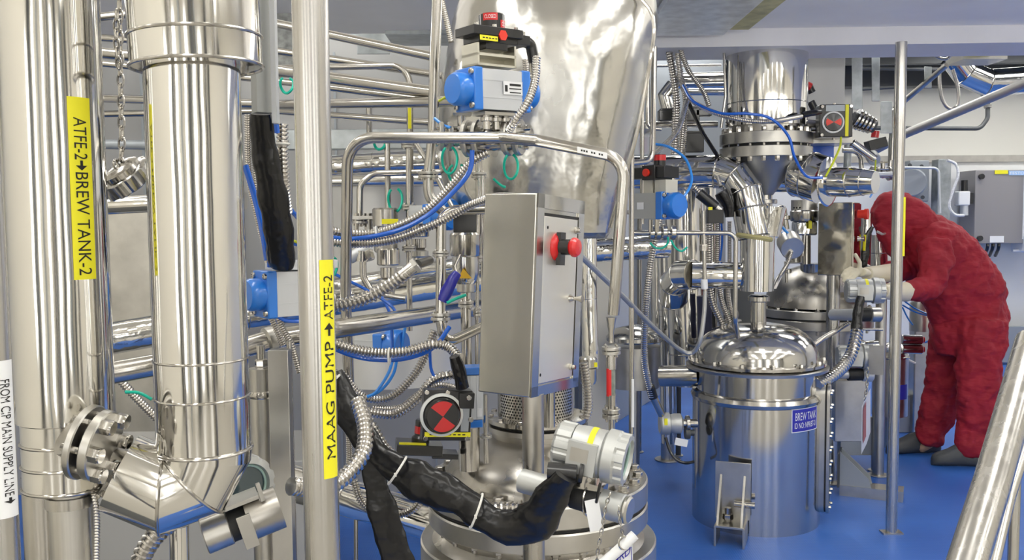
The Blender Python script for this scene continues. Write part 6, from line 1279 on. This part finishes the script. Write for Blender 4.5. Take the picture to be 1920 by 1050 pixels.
pipe('upright clad tube right of the steel box door', [(1625, 400, 5.8), (1622, 500, 5.8)], 20, CLAD2)
sleeve('black strap with yellow stripe hanging in front of the worker\'s face', [(1636, 425, 5.5), (1626, 445, 5.5), (1622, 480, 5.5), (1618, 505, 5.5)], [6, 14, 15, 12], (1, .4), name='cable_strap', cat='strap')
solo('tape_label', 'thin yellow stripe on the black strap by the worker', 'label', YELLOW, MB().sweep(path([(1622, 440, 5.44), (1620, 470, 5.44)]), m(2.5, 5.4), 4))
hclad('rounded clad vessel neck directly left of the worker, behind the strap', [(1650, 440, 6.3), (1650, 474, 6.3), (1650, 478, 6.3), (1652, 540, 6.3)], 40, (1,))
pipe('wavy bright tube under the steel box door', [(1600, 500, 5.6), (1612, 490, 5.6), (1630, 500, 5.6)], 6)
pipe('tall vertical tube far behind, left of the tall pole', [(1674, 200, 6.6), (1668, 330, 6.6)], 9); pipe('vertical tube beside the hanger plates, bent at the top', [(1695, 196, 6.5), (1676, 200, 6.5), (1672, 300, 6.5)], 7)
# low clutter right of brew tank lid
hclad('foil-wrapped pipe bend behind the lower transmitter', [(1600, 640, 5.4), (1620, 650, 5.4), (1645, 648, 5.4)], 22, (1,), material=CLAD2)
# ================================================================ the worker
CLOTH = mat('crimson_coverall_cloth', (0.31, 0.006, 0.020), 0.75, 0, bump=((5, .7, (1, 1, 2.2), .04), (24, .12, 1, .004)), var=(6, .12, 1))
GLOVE = mat('cream_rubber_glove', (0.72, 0.66, 0.50), 0.45, 0, bump=(40, .3, .6, .003))
SKIN = mat('skin', (0.42, 0.26, 0.17), 0.5)
CLOG = mat('dark_grey_clog', (0.05, 0.055, 0.06), 0.5)
def merge(*mbs):
    o = MB()
    for q in mbs: o.add(q.v, q.f)
    return o
def remesh(vox, sm=6, disp=None):
    def f(o):
        r = o.modifiers.new('remesh', 'REMESH'); r.mode = 'VOXEL'; r.voxel_size = vox; r.use_smooth_shade = True
        s_ = o.modifiers.new('smooth', 'SMOOTH'); s_.iterations = sm; s_.factor = .6
        if disp:
            tx = bpy.data.textures.new('folds', 'CLOUDS'); tx.noise_scale = disp[0]; tx.noise_depth = 2
            dm = o.modifiers.new('folds', 'DISPLACE'); dm.texture = tx; dm.strength = disp[1]; dm.mid_level = .5; dm.texture_coords = 'LOCAL'
    return f
P0 = thing('person', 'worker in crimson hooded coverall and cream gloves bending over the transmitter', 'person', V(W(1800, 860, 5.8).x, 5.8, 0))
body = part(P0, 'body', SKIN, merge(loftp([(1812, 620, 5.85, 34, .08), (1790, 540, 5.85, 42, .10), (1750, 470, 5.85, 40, .12), (1715, 430, 5.85, 22, .08), (1690, 425, 5.85, 20, .07), (1676, 414, 5.85, 30, .075), (1660, 402, 5.85, 20, .05)]),
    loftp([(1836, 620, 5.74, 20, .06), (1835, 720, 5.70, 17, .05), (1822, 820, 5.70, 14, .04), (1820, 852, 5.70, 14, .04), (1806, 868, 5.70, 8, .03)]), loftp([(1788, 620, 5.97, 20, .06), (1772, 720, 6.0, 17, .05), (1745, 800, 6.0, 14, .04), (1738, 832, 6.0, 14, .04), (1722, 844, 6.0, 8, .03)]),
    loftp([(1745, 470, 5.68, 22, .06), (1738, 535, 5.60, 16, .05), (1690, 546, 5.45, 12, .04), (1650, 545, 5.3, 9, .03)]), loftp([(1720, 460, 6.02, 20, .05), (1700, 515, 5.9, 14, .04), (1670, 511, 5.64, 11, .035), (1635, 512, 5.34, 8, .03)])), mod=remesh(.014, 4), label='skin at ankles and face')
# one continuous jacket: trunk, both sleeves
jk = merge(loftp([(1816, 590, 5.84, 70, .16), (1808, 556, 5.84, 75, .175), (1790, 522, 5.84, 74, .185), (1767, 488, 5.84, 69, .20), (1742, 458, 5.84, 60, .215), (1722, 438, 5.84, 46, .18), (1708, 426, 5.84, 34, .12), (1698, 420, 5.84, 28, .10)], 28),
    loftp([(1752, 452, 5.66, 34, .07), (1756, 490, 5.61, 33, .075), (1748, 525, 5.57, 29, .072), (1737, 540, 5.54, 26, .068), (1718, 545, 5.50, 22, .06), (1698, 546, 5.45, 18, .055)]),
    loftp([(1725, 452, 6.02, 30, .07), (1715, 485, 6.02, 28, .07), (1702, 508, 5.88, 22, .06), (1680, 508, 5.72, 18, .055), (1666, 506, 5.64, 17, .05)]))
part(P0, 'jacket', CLOTH, jk, mod=remesh(.011, 5, (.09, .045)))
tr = merge(loftp([(1812, 548, 5.85, 70, .16), (1816, 580, 5.85, 71, .175), (1816, 620, 5.85, 68, .18), (1812, 665, 5.85, 60, .15)], 28),
    loftp([(1838, 600, 5.74, 47, .11), (1838, 660, 5.71, 46, .11), (1835, 720, 5.70, 42, .10), (1828, 780, 5.70, 36, .09), (1823, 825, 5.70, 31, .08), (1822, 846, 5.70, 29, .075), (1821, 856, 5.70, 22, .06)]),
    loftp([(1792, 600, 5.97, 46, .11), (1784, 660, 6.0, 44, .11), (1772, 720, 6.0, 38, .10), (1757, 780, 6.0, 33, .085), (1745, 810, 6.0, 29, .075), (1741, 826, 6.0, 27, .07), (1739, 833, 6.0, 20, .055)]))
part(P0, 'trousers', CLOTH, tr, mod=remesh(.011, 5, (.09, .05)))
hd = merge(loftp([(1640, 388, 5.82, 16, .05), (1648, 390, 5.82, 32, .08), (1664, 396, 5.82, 42, .105), (1682, 404, 5.82, 46, .115), (1700, 412, 5.82, 42, .12), (1722, 422, 5.82, 38, .125), (1745, 430, 5.84, 26, .12)], 24), loftp([(1690, 376, 5.82, 12, .06), (1712, 386, 5.82, 16, .09), (1732, 398, 5.82, 14, .09)]), loftp([(1652, 420, 5.80, 14, .05), (1662, 445, 5.80, 15, .06), (1674, 468, 5.80, 12, .06), (1682, 480, 5.80, 8, .05)]))
part(P0, 'hood', CLOTH, hd, mod=remesh(.009, 4, (.07, .022)))
part(P0, 'face_slit', SKIN, MB().sphere(W(1650, 428, 5.79), .030, 16, (1, 0, .4), .5)); part(P0, 'goggles', CLEAR, MB().sweep(path([(1644, 434, 5.75), (1654, 439, 5.73), (1662, 438, 5.76)]), .008, 8))
def hand(mbs, wrist, palm, fingers, thumb, dd, r=.0125):
    mbs.append(MB().sweep(path([wrist, ((wrist[0] + palm[0]) / 2, (wrist[1] + palm[1]) / 2, (wrist[2] + palm[2]) / 2), palm]), [.034, .047, .046], 14, (1, .6)))
    for f in fingers + [thumb]:
        q = path([palm] + f); n = len(q); mbs.append(MB().sweep(q, [r * 1.15] + [r * (1 - .1 * i) for i in range(n - 1)], 10)); mbs.append(MB().sphere(q[-1], r * .9, 10))
g = [loftp([(1676, 511, 5.66, 18, .052), (1650, 514, 5.46, 17, .048), (1625, 513, 5.27, 13, .038)])]
hand(g, (1624, 512, 5.25), (1611, 510, 5.20), [[(1595, 503, 5.17), (1585, 508, 5.15), (1579, 518, 5.15)], [(1594, 509, 5.16), (1584, 516, 5.14), (1582, 527, 5.14)], [(1596, 516, 5.15), (1588, 524, 5.13), (1588, 535, 5.13)], [(1600, 521, 5.15), (1594, 530, 5.12), (1595, 540, 5.12)]], [(1612, 492, 5.18), (1604, 478, 5.17)], 5.2)
part(P0, 'glove', GLOVE, merge(*g), mod=remesh(.0045, 2), label='far glove with thumb raised')
g = [loftp([(1700, 547, 5.47, 19, .056), (1680, 547, 5.38, 17, .048), (1655, 546, 5.28, 14, .04)])]
hand(g, (1655, 546, 5.26), (1640, 546, 5.20), [[(1628, 536, 5.17), (1618, 530, 5.16), (1610, 532, 5.15)], [(1626, 541, 5.16), (1615, 538, 5.15), (1608, 541, 5.14)], [(1626, 547, 5.16), (1616, 547, 5.14), (1609, 550, 5.14)], [(1628, 553, 5.16), (1620, 556, 5.15), (1614, 560, 5.15)]], [(1640, 534, 5.18), (1634, 524, 5.17)], 5.2)
part(P0, 'glove', GLOVE, merge(*g), mod=remesh(.0045, 2), label='near glove gripping the transmitter')
def clog(cx, cy, dd, toe, heel, ang):
    b = W(cx, cy, dd); k_ = dd / F; L = (heel - toe) * k_; F_ = Matrix.Translation(V(b.x, dd, 0)) @ Matrix.Rotation(math.radians(ang), 4, 'Z')
    R = []
    for u, hw, h in ((0, .014, .05), (.03, .03, .07), (.12, .045, .088), (.3, .052, .11), (.45, .05, .14), (.55, .047, .145), (.7, .044, .115), (.85, .042, .10), (.96, .036, .11), (1, .02, .09)):
        x = (-.5 + u) * L; R.append([Vector((x, hw * math.cos(2 * PI * j / 16) * (1.05 if math.sin(2 * PI * j / 16) < 0 else .85), max(0.002, h * (.5 + .5 * math.sin(2 * PI * j / 16))))) for j in range(16)])
    return part(P0, 'clog', CLOG, MB(F_).rings(R), sharp=60)
clog(1796, 872, 5.70, 1748, 1845, -8); clog(1712, 846, 6.02, 1658, 1765, 6)
